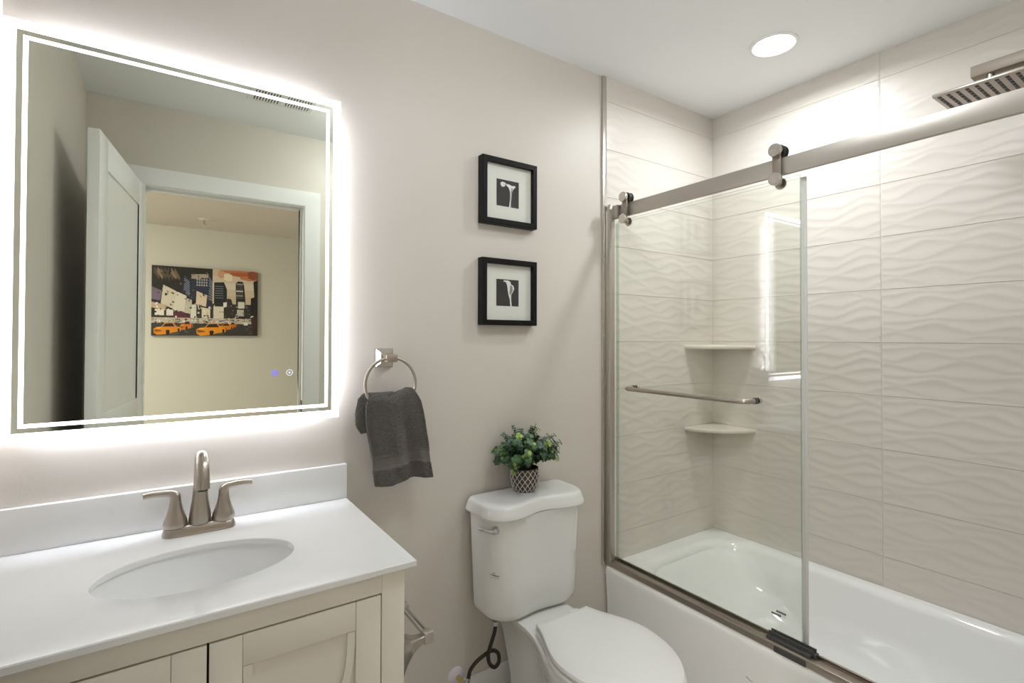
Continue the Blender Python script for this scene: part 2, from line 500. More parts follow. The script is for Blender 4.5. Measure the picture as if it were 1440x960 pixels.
# ------------------------------------------------------------------ recessed lamp over the tub
def downlight(x, y, label, watts):
    rl = root('recessed_light', (x, y, ZT), label, 'ceiling light')
    MB().lathe([(0.078, ZT), (0.086, ZT), (0.085, ZT - 0.004), (0.076, ZT - 0.006), (0.072, ZT - 0.003), (0.070, ZT - 0.001)], (x, y, 0), n=48, c0=False, c1=False).build('trim_ring', M['trimwhite'], rl)
    MB().lathe([(0.0, ZT - 0.0025), (0.073, ZT - 0.0025)], (x, y, 0), n=48, c0=False, c1=False).build('lens', M['lens'], rl)
    la = bpy.data.lights.new('lamp', 'AREA')
    la.shape = 'DISK'; la.size = 0.14; la.energy = watts; la.spread = math.radians(166); la.color = lin((244, 250, 255))
    lo = bpy.data.objects.new('lamp', la); COL.objects.link(lo)
    lo.parent = rl; lo.location = (0, 0, -0.0075)
downlight(1.934, 1.052, 'round white recessed light glowing in the ceiling over the tub', LAMP_TUB)
dl = root('added_fill_dome', (0.95, 0.62, ZT), 'round white dome fill light added before the toilet, out of view', 'ceiling light')  # unseen lamp added to lift the bathroom's overall brightness
MB().lathe([(0.155, ZT - 0.0005), (0.155, ZT - 0.014), (0.148, ZT - 0.018), (0.138, ZT - 0.018)], (0.95, 0.62, 0), n=40, c0=True, c1=False).build('fill_rim', M['nickel_lt'], dl)
MB().lathe([(0.142, ZT - 0.018), (0.140, ZT - 0.045), (0.120, ZT - 0.075), (0.075, ZT - 0.095), (0.0, ZT - 0.102)], (0.95, 0.62, 0), n=40, c0=False, c1=False).build('fill_diffuser', M['fill_dome'], dl)

# ------------------------------------------------------------------ shower doors
GX = 1.606
fr = root('shower_door_frame', (1.605, 0.85, RIM), 'brushed nickel rail, wall jamb and sill carrying the shower glass', 'shower door frame')
MB().box(1.604, YS + 0.001, 1.826, 1.619, YN - 0.012, 1.881, 0.0015).build('header_rail', M['bronze'], fr)
br = MB().box(1.588, YN - 0.058, 1.828, 1.604, YN - 0.009, 1.880, 0.003)
br.build('rail_bracket', M['bronze'], fr)
jm = MB()
jm.box(1.567, YN - 0.036, RIM + 0.001, 1.590, YN - 0.009, 1.868, 0.004)
jm.box(1.590, YN - 0.030, RIM + 0.001, 1.603, YN - 0.009, 1.868, 0.002)
jm.lathe([(0.0, 1.886), (0.008, 1.884), (0.0125, 1.877), (0.0135, 1.866)], (1.5805, YN - 0.0225, 0), n=20)
jm.build('wall_jamb', M['bronze'], fr)
jm2 = MB().box(1.567, YS + 0.001, RIM + 0.001, 1.603, YS + 0.028, 1.868, 0.003)
jm2.build('wall_jamb', M['bronze'], fr)
sl = MB()
sl.box(1.569, YS + 0.002, RIM + 0.0003, 1.598, YN - 0.011, RIM + 0.022, 0.002)
sl.box(1.598, YS + 0.002, RIM + 0.0003, 1.645, YN - 0.011, RIM + 0.010, 0.002)
sl.box(1.622, YS + 0.002, RIM + 0.006, 1.629, YN - 0.011, RIM + 0.022, 0.001)
sl.build('sill_track', M['nickel'], fr)
gd = MB()
gd.box(1.566, 0.765, RIM + 0.0005, 1.5695, 0.86, RIM + 0.018, 0.001)
gd.box(1.585, 0.762, RIM + 0.020, 1.6045, 0.895, RIM + 0.029, 0.002)
gd.box(1.600, 0.758, RIM + 0.020, 1.6045, 0.895, RIM + 0.040, 0.0015)
gd.box(1.6155, 0.758, RIM + 0.010, 1.6215, 0.895, RIM + 0.040, 0.0015)
gd.box(1.600, 0.752, RIM + 0.010, 1.6215, 0.762, RIM + 0.030, 0.0015)
gd.build('bottom_guide', M['darkmetal'], fr)

def pane(x0, x1, y0, y1, z0, z1, name, parent):
    g = MB()
    V = [(x, y, z) for x in (x0, x1) for y in (y0, y1) for z in (z0, z1)]
    # indices: x*4+y*2+z
    g.add(V, [[0, 1, 3, 2], [4, 6, 7, 5]], 0)
    g.add(V, [[0, 4, 5, 1], [2, 3, 7, 6], [1, 5, 7, 3], [0, 2, 6, 4]], 1)
    return g.build(name, [M['glass'], M['glassedge']], parent)
sd = root('sliding_glass_door', (GX + 0.004, 1.17, RIM + 0.03), 'frameless sliding glass door with towel bar hanging from two rollers', 'shower door')
gp = pane(GX, GX + 0.008, 0.795, 1.555, RIM + 0.031, 1.814, 'glass_pane', sd)
# certification marks etched near the lower corner
dk = MB()
for (yy, zz) in ((0.872, 0.447), (0.888, 0.436)):
    x = GX - 0.0004
    dk.add([(x, yy, zz), (x, yy - 0.030, zz - 0.0), (x, yy - 0.030, zz + 0.006), (x, yy, zz + 0.006)], [[0, 1, 2, 3]], 0)
    for k in range(6):
        a = yy - 0.004 - k * 0.004
        dk.add([(x - 0.0002, a, zz + 0.0018), (x - 0.0002, a - 0.0022, zz + 0.0018), (x - 0.0002, a - 0.0022, zz + 0.0044), (x - 0.0002, a, zz + 0.0044)], [[0, 1, 2, 3]], 1)
    for k in range(2):
        b = zz - 0.004 - k * 0.004
        for q in range(5):
            a = yy - 0.002 - q * 0.0056
            dk.add([(x, a, b), (x, a - 0.004, b), (x, a - 0.004, b + 0.0012), (x, a, b + 0.0012)], [[0, 1, 2, 3]], 2)
dk.build('printed_mark', [M['inkblack'], M['seal'], M['inklight']], gp)
for yy in (0.858, 1.503):
    h = MB().box(1.590, yy - 0.0135, 1.812, 1.596, yy + 0.0135, 1.905, 0.001)
    ho = h.build('roller_hanger', M['armmetal'], sd)
    for zz, rr in ((1.903, 0.0205), (1.812, 0.0205)):
        MB().lathe([(0.0, 1.576), (rr - 0.002, 1.576), (rr, 1.578), (rr, 1.5885), (rr - 0.002, 1.590)], (0, yy, zz), axis='x', n=40, c1=True).build('hanger_cap', M['nickel_lt'], ho)
    MB().lathe([(0.0, 1.596), (0.012, 1.596), (0.012, 1.599), (0.0225, 1.599), (0.0225, 1.6035), (0.0203, 1.6038), (0.0203, 1.6192), (0.0225, 1.6195), (0.0225, 1.624), (0.0, 1.624)], (0, yy, 1.9015), axis='x', n=32).build('roller', M['rubber'], ho)
    MB().lathe([(0.0, 1.596), (0.010, 1.596), (0.010, 1.6055), (0.0, 1.6055)], (0, yy, 1.802), axis='x', n=20).build('spacer', M['nickel'], ho)
    MB().lathe([(0.0, GX + 0.0085), (0.018, GX + 0.0085), (0.018, GX + 0.012), (0.0, GX + 0.012)], (0, yy, 1.802), axis='x', n=24).build('clamp_washer', M['nickel'], ho)
# towel bar on the glass
bx = 1.548
bp = bez([(GX - 0.012, 1.462, 1.105), (bx + 0.03, 1.462, 1.105), (bx + 0.008, 1.455, 1.105), (bx, 1.435, 1.105)], 6)[:-1] + \
     bez([(bx, 1.43, 1.105), (bx, 1.2, 1.105), (bx, 0.97, 1.105)], 6)[:-1] + bez([(bx, 0.965, 1.105), (bx + 0.008, 0.945, 1.105), (bx + 0.03, 0.938, 1.105), (GX - 0.012, 0.938, 1.105)], 6)
tbm = MB().tube(bp, 0.0085, 16)
tbo = tbm.build('towel_bar', M['nickel'], sd)
for yy in (1.462, 0.938):
    MB().lathe([(0, GX - 0.012), (0.0075, GX - 0.012), (0.0075, GX - 0.009), (0.0105, GX - 0.009), (0.0105, GX - 0.0005), (0, GX - 0.0005)], (0, yy, 1.105), axis='x', n=20).build('bar_mount', M['darkmetal'], tbo)
    MB().lathe([(0, GX + 0.0085), (0.0105, GX + 0.0085), (0.0105, GX + 0.022), (0.0085, GX + 0.024), (0, GX + 0.024)], (0, yy, 1.105), axis='x', n=20).build('inner_knob', M['nickel_lt'], tbo)

fp = root('fixed_glass_panel', (1.637, 1.2, RIM), 'fixed glass panel standing behind the sliding glass door', 'glass panel')
pane(1.633, 1.641, 0.806, 1.589, RIM + 0.011, 1.812, 'glass_pane', fp)
sv = MB()
sv.box(1.632, 0.797, RIM + 0.030, 1.642, 0.805, 1.812, 0.001); sv.box(1.6345, 0.788, RIM + 0.030, 1.6365, 0.797, 1.812)
sv.build('edge_seal', M['seal'], fp)

# ------------------------------------------------------------------ rain shower head
sh = root('rain_shower_head', (1.95, 0.43, 2.0), 'square brushed nickel rain shower head on a square wall arm', 'shower head')
am = MB().box(1.932, YS + 0.004, 2.069, 1.968, 0.472, 2.102, 0.002)
am.box(1.91, YS + 0.0005, 2.045, 1.99, YS + 0.008, 2.126, 0.002)
am.build('arm', M['armmetal'], sh)
MB().lathe([(0.0, 2.026), (0.012, 2.026), (0.0145, 2.036), (0.0145, 2.05), (0.010, 2.054), (0.010, 2.069), (0, 2.069)], (1.95, 0.432, 0), n=24).build('ball_joint', M['nickel_lt'], sh)
hp = MB().box(1.842, 0.322, 2.012, 2.062, 0.536, 2.021, 0.002)
hp.box(1.90, 0.385, 2.021, 2.0, 0.48, 2.026, 0.002)
hpo = hp.build('spray_plate', M['nickel'], sh)
nz = MB()
for i in range(10):
    for j in range(9):
        y = 0.336 + i * 0.0207; x = 1.858 + j * 0.0235
        nz.lathe([(0.0042, 2.0125), (0.0034, 2.0095), (0.0, 2.0093)], (x, y, 0), n=8, c0=False, c1=False)
    nz.box(1.852, 0.336 + i * 0.0207 - 0.0042, 2.0113, 2.052, 0.336 + i * 0.0207 + 0.0042, 2.0125)
nz.build('nozzle_strips', M['darkmetal'], hpo)

# ------------------------------------------------------------------ lit mirror
MX0, MX1, MZ0, MZ1, MY = -0.304, 0.434, 1.0715, 2.0238, 1.566
mr = root('lit_mirror', ((MX0 + MX1) / 2, 1.58, MZ0), 'large rectangular backlit mirror with glowing frosted border above the sink', 'mirror')
def quadframe(mb, o, i, y, mi):
    (a0, b0, a1, b1), (c0, d0, c1, d1) = o, i
    V = [(a0, y, b0), (a1, y, b0), (a1, y, b1), (a0, y, b1), (c0, y, d0), (c1, y, d0), (c1, y, d1), (c0, y, d1)]
    mb.add(V, [[0, 1, 5, 4], [1, 2, 6, 5], [2, 3, 7, 6], [3, 0, 4, 7]], mi)
o0 = (MX0, MZ0, MX1, MZ1)
o1 = (MX0 + 0.0213, MZ0 + 0.0213, MX1 - 0.0213, MZ1 - 0.0213)
o2 = (MX0 + 0.0325, MZ0 + 0.0325, MX1 - 0.0325, MZ1 - 0.0325)
o3 = (MX0 + 0.0415, MZ0 + 0.0415, MX1 - 0.0415, MZ1 - 0.0415)
g = MB()
g.box(MX0, MY + 0.0004, MZ0, MX1, MY + 0.005, MZ1, mi=1)
quadframe(g, o1, o2, MY, 0)
g.add([(o3[0], MY, o3[1]), (o3[2], MY, o3[1]), (o3[2], MY, o3[3]), (o3[0], MY, o3[3])], [[0, 1, 2, 3]], 0)
g.build('mirror_glass', [M['mirror'], M['seal']], mr)
g = MB(); quadframe(g, o0, o1, MY, 0); g.build('frosted_border', M['frost'], mr)
g = MB(); quadframe(g, o2, o3, MY, 0); g.build('light_strip', M['strip'], mr)
g = MB().box(MX0 + 0.05, MY + 0.005, MZ0 + 0.05, MX1 - 0.05, YN - 0.0005, MZ1 - 0.05)
g.build('housing', M['seal'], mr)
g = MB()
for x0, x1, z0, z1 in ((MX0 + 0.046, MX0 + 0.0495, MZ0 + 0.05, MZ1 - 0.05), (MX1 - 0.0495, MX1 - 0.046, MZ0 + 0.05, MZ1 - 0.05), (MX0 + 0.05, MX1 - 0.05, MZ0 + 0.046, MZ0 + 0.0495), (MX0 + 0.05, MX1 - 0.05, MZ1 - 0.0495, MZ1 - 0.046)):
    g.box(x0, MY + 0.008, z0, x1, YN - 0.008, z1)
g.build('backlight', M['back'], mr)
for x, mt, lab in ((0.256, 'btn_blue', 'blue glowing round touch button'), (0.295, 'btn_white', 'white glowing round touch button')):
    b = MB()
    for r0, r1 in ((0.0072, 0.0088),) + (((0.0, 0.0055),) if mt == 'btn_blue' else ((0.0, 0.0026),)):
        b.lathe([(r0, MY - 0.0004), (r1, MY - 0.0004)], (x, 0, 1.2095), axis='y', n=28, c0=False, c1=False)
    b = b.build('touch_button', M[mt], mr); b['label'] = lab

# ------------------------------------------------------------------ vanity
VX0, VX1, VY, CT = -0.300, 0.440, 1.065, 0.8202
vn = root('vanity_cabinet', ((VX0 + VX1) / 2, 1.33, 0), 'cream two door vanity cabinet under the white sink top', 'cabinet')
b = MB()
CB = CT - 0.014
b.box(VX0, VY + 0.02, 0.10, VX0 + 0.018, YN - 0.014, CB - 0.001); b.box(VX1 - 0.018, VY + 0.02, 0.0, VX1, YN - 0.014, CB - 0.001)
b.box(VX0 + 0.018, YN - 0.03, 0.10, VX1 - 0.018, YN - 0.014, CB - 0.001)
b.box(VX0 + 0.018, VY + 0.02, 0.10, VX1 - 0.018, YN - 0.03, 0.118)
b.box(VX0 + 0.018, VY + 0.08, 0.0, VX1 - 0.018, VY + 0.095, 0.10)
b.build('cabinet_body', M['cabinet'], vn)
b = MB()
b.box(VX0, VY, 0.0, VX0 + 0.051, VY + 0.02, CB - 0.001, 0.0008); b.box(VX1 - 0.051, VY, 0.0, VX1, VY + 0.02, CB - 0.001, 0.0008)
b.box(VX0 + 0.0513, VY + 0.0003, 0.763, VX1 - 0.0513, VY + 0.02, CB - 0.001, 0.0008)
b.box(VX0 + 0.0513, VY + 0.0003, 0.10, VX1 - 0.0513, VY + 0.02, 0.14, 0.0008)
b.build('face_frame', M['cabinet'], vn)
b = MB().box(VX0 + 0.0505, VY + 0.012, 0.14, VX1 - 0.0505, VY + 0.02, 0.763)
b.build('door_recess', M['gap'], vn)
def vdoor(x0, x1):
    d = MB(); zt, zb, y0 = 0.7595, 0.1435, VY - 0.0006
    sw = 0.053
    d.box(x0, y0, zb, x0 + sw, VY + 0.012, zt, 0.0009); d.box(x1 - sw, y0, zb, x1, VY + 0.012, zt, 0.0009)
    d.box(x0 + sw + 0.0006, y0 + 0.0005, zt - 0.058, x1 - sw - 0.0006, VY + 0.012, zt, 0.0009)
    d.box(x0 + sw + 0.0006, y0 + 0.0005, zb, x1 - sw - 0.0006, VY + 0.012, zb + 0.058, 0.0009)
    o = d.build('cabinet_door', M['cabinet'], vn)
    MB().box(x0 + sw - 0.004, VY + 0.0075, zb + 0.05, x1 - sw + 0.004, VY + 0.011, zt - 0.05).build('door_panel', M['cabinet'], o)
    a, bq = zt - 0.059, zb + 0.059
    for sgn, xs in ((1, x0 + sw + 0.0012), (-1, x1 - sw - 0.0012)):
        rings = []
        for k in range(25):
            z = bq + (a - bq) * k / 24
            off = 0.075 * math.sin(math.pi / 2 * (1 - abs(k / 12 - 1)) ** 1.5) ** 2
            xa = xs + sgn * off; xb = xs + sgn * (off + 0.016)
            rings.append([Vector((xa, VY + 0.0078, z)), Vector((xa, y0 + 0.0015, z)), Vector((xb, y0 + 0.0015, z)), Vector((xb, VY + 0.0078, z))])
        MB().loft(rings, smooth=False).build('curved_mullion', M['cabinet'], o)
XM = 0.0685
vdoor(VX0 + 0.0535, XM - 0.002); vdoor(XM + 0.002, VX1 - 0.0535)

# counter with oval opening
ct = root('sink_countertop', (0.08, 1.32, CT - 0.014), 'white quartz vanity top with backsplash and oval undermount sink', 'countertop')
ex, ey, ea, eb = 0.068, 1.292, 0.186, 0.122
X0, X1, Y0, Y1 = -0.308, 0.464, 1.054, YN - 0.0005
angs = [2 * math.pi * k / 96 for k in range(96)] + [math.atan2(y - ey, x - ex) % (2 * math.pi) for x in (X0, X1) for y in (Y0, Y1)]
angs = sorted(set(angs))
def rectpt(a):
    dx, dy = math.cos(a), math.sin(a)
    t = min((X1 - ex) / dx if dx > 1e-9 else 1e9, (X0 - ex) / dx if dx < -1e-9 else 1e9, (Y1 - ey) / dy if dy > 1e-9 else 1e9, (Y0 - ey) / dy if dy < -1e-9 else 1e9)
    return ex + dx * t, ey + dy * t
def ellpt(a, A, B):
    dx, dy = math.cos(a), math.sin(a)
    t = 1 / math.sqrt((dx / A) ** 2 + (dy / B) ** 2)
    return ex + dx * t, ey + dy * t
def inset(p, d):
    return (min(max(p[0], X0 + d), X1 - d), min(max(p[1], Y0 + d), Y1))
rp = [rectpt(a) for a in angs]
rings = [[Vector((*ellpt(a, ea, eb), CB)) for a in angs], [Vector((*ellpt(a, ea, eb), CT - 0.003)) for a in angs], [Vector((*ellpt(a, ea + 0.001, eb + 0.001), CT - 0.001)) for a in angs], [Vector((*ellpt(a, ea + 0.003, eb + 0.003), CT)) for a in angs],
         [Vector((*inset(p, 0.002), CT)) for p in rp], [Vector((*p, CT - 0.002)) for p in rp], [Vector((*p, CB + 0.001)) for p in rp], [Vector((*inset(p, 0.001), CB)) for p in rp], [Vector((*ellpt(a, ea, eb), CB)) for a in angs]]
MB().loft(rings, False, False).build('top_slab', M['quartz'], ct)
MB().box(X0, YN - 0.0205, CT + 0.0002, X1, YN - 0.0005, 0.9232, 0.0015).build('backsplash', M['quartz'], ct)
bw = []
for z, k in ((CB + 0.0005, 1.04), (CB - 0.01, 1.035), (CB - 0.035, 1.0), (CB - 0.065, 0.93), (CB - 0.095, 0.80), (CB - 0.115, 0.62), (CB - 0.126, 0.40), (CB - 0.131, 0.14)):
    bw.append([Vector((ex + ea * k * math.cos(2 * math.pi * i / 64), ey + eb * k * math.sin(2 * math.pi * i / 64), z)) for i in range(64)])
so = MB().loft(bw, False, True).build('sink_basin', M['basin'], ct)
MB().lathe([(0.0, CB - 0.127), (0.018, CB - 0.127), (0.022, CB - 0.1285)], (ex, ey, 0), n=24, c0=False, c1=False).build('sink_drain', M['nickel'], so)

# ------------------------------------------------------------------ faucet
FX, FY = 0.077, 1.520
fc = root('bathroom_faucet', (FX, FY, CT), 'brushed nickel two handle faucet standing behind the sink', 'faucet')
rings = []
for z, d in ((CT + 0.0003, 0.0), (CT + 0.005, 0.0), (CT + 0.016, -0.0035), (CT + 0.0205, -0.006), (CT + 0.0225, -0.010)):
    rings.append(rrect(FX, FY, 0.080 + d, 0.027 + d, 0.022 + d * 0.5, z, 8))
MB().loft(rings).build('base_plate', M['nickel'], fc)
zb = CT + 0.0220
pts = bez([(FX, FY, zb), (FX, FY, 0.88), (FX, FY - 0.001, 0.93), (FX, FY - 0.004, 0.972), (FX, FY - 0.020, 1.003), (FX, FY - 0.048, 1.017), (FX, FY - 0.077, 1.006), (FX, FY - 0.094, 0.975), (FX, FY - 0.097, 0.948)], 5)
L = [0]
for i in range(1, len(pts)): L.append(L[-1] + (pts[i] - pts[i - 1]).length)
rs = [interp(l / L[-1], [0, 0.03, 0.08, 0.2, 0.35, 0.5, 0.75, 1.0], [0.0245, 0.0250, 0.0235, 0.0180, 0.0150, 0.0138, 0.0140, 0.0155]) for l in L]
MB().tube(pts, rs, 24, upv=(1, 0, 0)).build('spout', M['nickel'], fc)
MB().lathe([(0.0, 0.9475), (0.011, 0.9475), (0.011, 0.944), (0, 0.944)], (FX, FY - 0.097, 0), n=20).build('aerator', M['darkmetal'], fc)
for sg in (-1, 1):
    hxx = FX + sg * 0.052
    hb = MB().lathe([(0.0, zb - 0.001), (0.0255, zb - 0.001), (0.0265, zb + 0.004), (0.0250, zb + 0.014), (0.0195, zb + 0.028), (0.0150, zb + 0.043), (0.0128, zb + 0.056), (0.0122, zb + 0.064), (0, zb + 0.064)], (hxx, FY, 0), n=28)
    ho = hb.build('handle', M['nickel'], fc)
    zz = zb + 0.0645
    lv = MB()
    P = bez([(hxx, FY, zz), (hxx + sg * 0.001, FY, zz + 0.009), (hxx + sg * 0.008, FY, zz + 0.0165), (hxx + sg * 0.022, FY, zz + 0.019), (hxx + sg * 0.045, FY - 0.002, zz + 0.0205), (hxx + sg * 0.066, FY - 0.004, zz + 0.019)], 5)
    n = len(P)
    rr = [interp(i / (n - 1), [0, 0.25, 0.45, 1], [0.0122, 0.0118, 0.0088, 0.0074]) for i in range(n)]
    lv.tube(P, rr, 16, upv=(0, 1, 0), ell=(1.15, 0.98))
    lv.build('lever', M['nickel'], ho)

# ------------------------------------------------------------------ toilet paper holder on the cabinet's side
tp = root('toilet_paper_holder', (VX1, 1.175, 0.60), 'empty brushed nickel toilet paper holder on the cabinet side', 'paper holder')
for yy in (1.105, 1.252):
    rings = []
    for k in range(13):
        t = k / 12
        h = 0.032 * (1 - t) ** 2.2 + 0.009; w = 0.030 * (1 - t) ** 2.2 + 0.0095
        x = VX1 + 0.0005 + 0.067 * t
        rings.append([Vector((x, yy + a * w, 0.60 + 0.012 * t + c * h)) for a, c in ((-1, -0.8), (-0.8, -1), (0.8, -1), (1, -0.8), (1, 0.8), (0.8, 1), (-0.8, 1), (-1, 0.8))])
    MB().loft(rings, smooth=False).build('post', M['nickel'], tp)
    MB().box(VX1 + 0.062, yy - 0.012, 0.598, VX1 + 0.087, yy + 0.012, 0.626, 0.005).build('bar_socket', M['bronze'], tp)
MB().tube([(VX1 + 0.0745, 1.117, 0.613), (VX1 + 0.0745, 1.240, 0.613)], 0.0085, 16).build('bar', M['chrome'], tp)

# ------------------------------------------------------------------ towel ring and towel
RX, RZ, RY, RR = 0.5845, 1.1655, 1.532, 0.0815
tr = root('towel_ring', (RX, YN, 1.24), 'brushed nickel towel ring on a square wall plate', 'towel ring')
pl = MB(); rings = []
for d, h in ((0.0005, 0.030), (0.006, 0.030), (0.010, 0.028), (0.017, 0.0205), (0.022, 0.0185), (0.024, 0.017)):
    rings.append([Vector((RX + a * h, YN - d, 1.245 + c * h)) for a, c in ((-1, -1), (1, -1), (1, 1), (-1, 1))])
pl.loft(rings, smooth=False).build('wall_plate', M['nickel_lt'], tr)
MB().box(RX - 0.012, 1.545, 1.236, RX + 0.012, YN - 0.023, 1.256, 0.003).box(RX - 0.019, RY - 0.011, 1.233, RX + 0.019, RY + 0.014, 1.257, 0.004).build('post', M['nickel'], tr)
MB().tube([(RX + RR * math.sin(2 * math.pi * k / 72), RY, RZ + RR * math.cos(2 * math.pi * k / 72)) for k in range(73)], 0.0048, 12, caps=False, upv=(0, 1, 0)).build('ring', M['nickel'], tr)

rng = np.random.default_rng(3)
def vnoise(n1, n2, cells):
    c = rng.random((cells + 2, cells + 2))
    a = np.linspace(0, cells, n1); b = np.linspace(0, cells, n2)
    i = a.astype(int); j = b.astype(int); fa = (a - i)[:, None]; fb = (b - j)[None, :]
    i = i[:, None]; j = j[None, :]
    return (c[i, j] * (1 - fa) * (1 - fb) + c[i + 1, j] * fa * (1 - fb) + c[i, j + 1] * (1 - fa) * fb + c[i + 1, j + 1] * fa * fb)
tw = MB()
NK, NU = 190, 80
topz = lambda u: interp(u, [0, 0.12, 0.35, 0.55, 0.78, 0.92, 1], [1.125, 1.139, 1.136, 1.137, 1.155, 1.152, 1.130])
botz = lambda u: interp(u, [0, 0.08, 0.45, 0.7, 1], [0.852, 0.850, 0.860, 0.866, 0.858])
lx = lambda k: interp(k, [0, 0.08, 0.3, 0.6, 0.85, 1], [0.508, 0.502, 0.505, 0.522, 0.531, 0.537])
rx = lambda k: interp(k, [0, 0.08, 0.3, 0.6, 0.85, 1], [0.660, 0.674, 0.688, 0.703, 0.713, 0.722])
rings = []; flags = []
nz1 = vnoise(NK + 1, 2 * NU, 60); nz2 = vnoise(NK + 1, 2 * NU, 14)
for ik in range(NK + 1):
    k = ik / NK
    th = interp(k, [0, 0.02, 0.06, 0.15, 0.4, 0.9, 0.98, 1], [0.001, 0.010, 0.019, 0.022, 0.017, 0.013, 0.011, 0.004])
    ring = []
    for q in range(2 * NU):
        a = math.pi * 2 * q / (2 * NU)
        u = 0.5 - 0.5 * math.cos(a)
        e = math.sin(a)
        prof_ = math.copysign(abs(e) ** 0.45, e)
        fold = (0.010 * math.sin(2 * math.pi * (1.6 * u + 0.12) + 0.8 * k) + 0.005 * math.sin(2 * math.pi * 3.3 * u + 2.0 - 1.5 * k)) * (0.35 + 0.65 * k) * smoothstep(0, 0.12, k)
        crease = -0.008 * math.exp(-((u - 0.42 - 0.18 * k) / 0.05) ** 2) * max(0, 1 - k * 2.2) * (1 if prof_ > 0 else 0)
        y = 1.516 + 0.006 * k + fold - th * prof_ - crease
        band = 0.675 < k < 0.795
        dz = (nz1[ik, q] - 0.5) * (0.0008 if band else 0.0028) + (nz2[ik, q] - 0.5) * 0.003 + (R.uniform(-0.0017, 0.0017) if not band else 0)
        rib = 0.0
        for rk in (0.660, 0.678, 0.792, 0.810):
            rib += 0.0020 * math.exp(-((k - rk) / 0.0055) ** 2)
        if band: rib -= 0.0012
        y -= (dz + rib) * prof_
        x = lx(k) + (rx(k) - lx(k)) * u
        z = topz(u) * (1 - k) + botz(u) * k
        ring.append(Vector((x, y, z)))
    rings.append(ring)
n = 2 * NU
V = [p for r in rings for p in r]
Fb, Ft = [], []
for i in range(NK):
    k = (i + 0.5) / NK
    for q in range(n):
        a = i * n + q; b_ = i * n + (q + 1) % n
        (Fb if 0.675 < k < 0.795 else Ft).append([a, b_, b_ + n, a + n])
towel = root('hand_towel', (0.6, 1.53, 0.85), 'charcoal grey terry hand towel with woven band draped through ring', 'towel')
tw.add(V, Ft + [list(range(n))[::-1], [NK * n + i for i in range(n)]], 0, True)
tw.add(V, Fb, 1, True)
def pile(mb, pts, nrms, L_):
    for p, q in zip(pts, nrms):
        if q.length < 1e-9: continue
        q = q.normalized()
        p = p + Vector((R.uniform(-1, 1), 0, R.uniform(-1, 1))) * 0.0007
        d = (q + Vector((R.uniform(-1, 1), R.uniform(-1, 1), R.uniform(-1.2, 0.6))) * 0.55).normalized()
        a = d.orthogonal().normalized(); b_ = d.cross(a); w_ = R.uniform(0.0006, 0.0010)
        mb.add([p + a * w_, p - a * w_ * 0.5 + b_ * w_ * 0.87, p - a * w_ * 0.5 - b_ * w_ * 0.87, p + d * L_ * R.uniform(0.6, 1.1)], [[0, 1, 3], [1, 2, 3], [2, 0, 3]], 0, False)
P_, Q_ = [], []
for i in range(2, NK - 1):
    k = i / NK
    if 0.655 < k < 0.815: continue
    for q in range(n):
        if R.random() < 0.30: continue
        P_.append(rings[i][q]); Q_.append((rings[i][(q + 1) % n] - rings[i][q - 1]).cross(rings[i + 1][q] - rings[i - 1][q]))
c_ = Vector((0.6, 1.52, 0))
Q_ = [(-v if v.y * (1 if p.y > 1.52 else -1) < 0 else v) for p, v in zip(P_, Q_)]
pile(tw, P_, Q_, 0.0022)
tw.build('front_fold', [M['towel'], M['towelband']], towel)
fl = MB(); rings = []
for ik in range(41):
    k = ik / 40
    z = 1.140 - 0.125 * k
    x0 = interp(k, [0, 0.15, 0.5, 0.8, 1], [0.506, 0.489, 0.481, 0.483, 0.498]); x1 = interp(k, [0, 1], [0.60, 0.60])
    th = interp(k, [0, 0.1, 0.5, 0.9, 1], [0.002, 0.010, 0.016, 0.014, 0.003])
    ring = []
    for q in range(48):
        a = 2 * math.pi * q / 48
        u = 0.5 - 0.5 * math.cos(a); e = math.sin(a)
        nzv = R.uniform(-0.0012, 0.0012)
        ring.append(Vector((x0 + (x1 - x0) * u + nzv, 1.553 - (th + nzv) * math.copysign(abs(e) ** 0.6, e), z + 0.012 * u * k)))
    rings.append(ring)
fl.loft(rings)
P_, Q_ = [], []
for i in range(1, 40):
    for q in range(48):
        for rr_ in range(4):
            P_.append(rings[i][q].lerp(rings[i][(q + 1) % 48], R.random()).lerp(rings[i + 1][q], R.random() * 0.7)); Q_.append((rings[i][(q + 1) % 48] - rings[i][q - 1]).cross(rings[i + 1][q] - rings[i - 1][q]))
Q_ = [(-v if v.dot(p - Vector((0.54, 1.553, p.z))) < 0 else v) for p, v in zip(P_, Q_)]
pile(fl, P_, Q_, 0.0022)
fl.build('back_fold', M['towel'], towel)

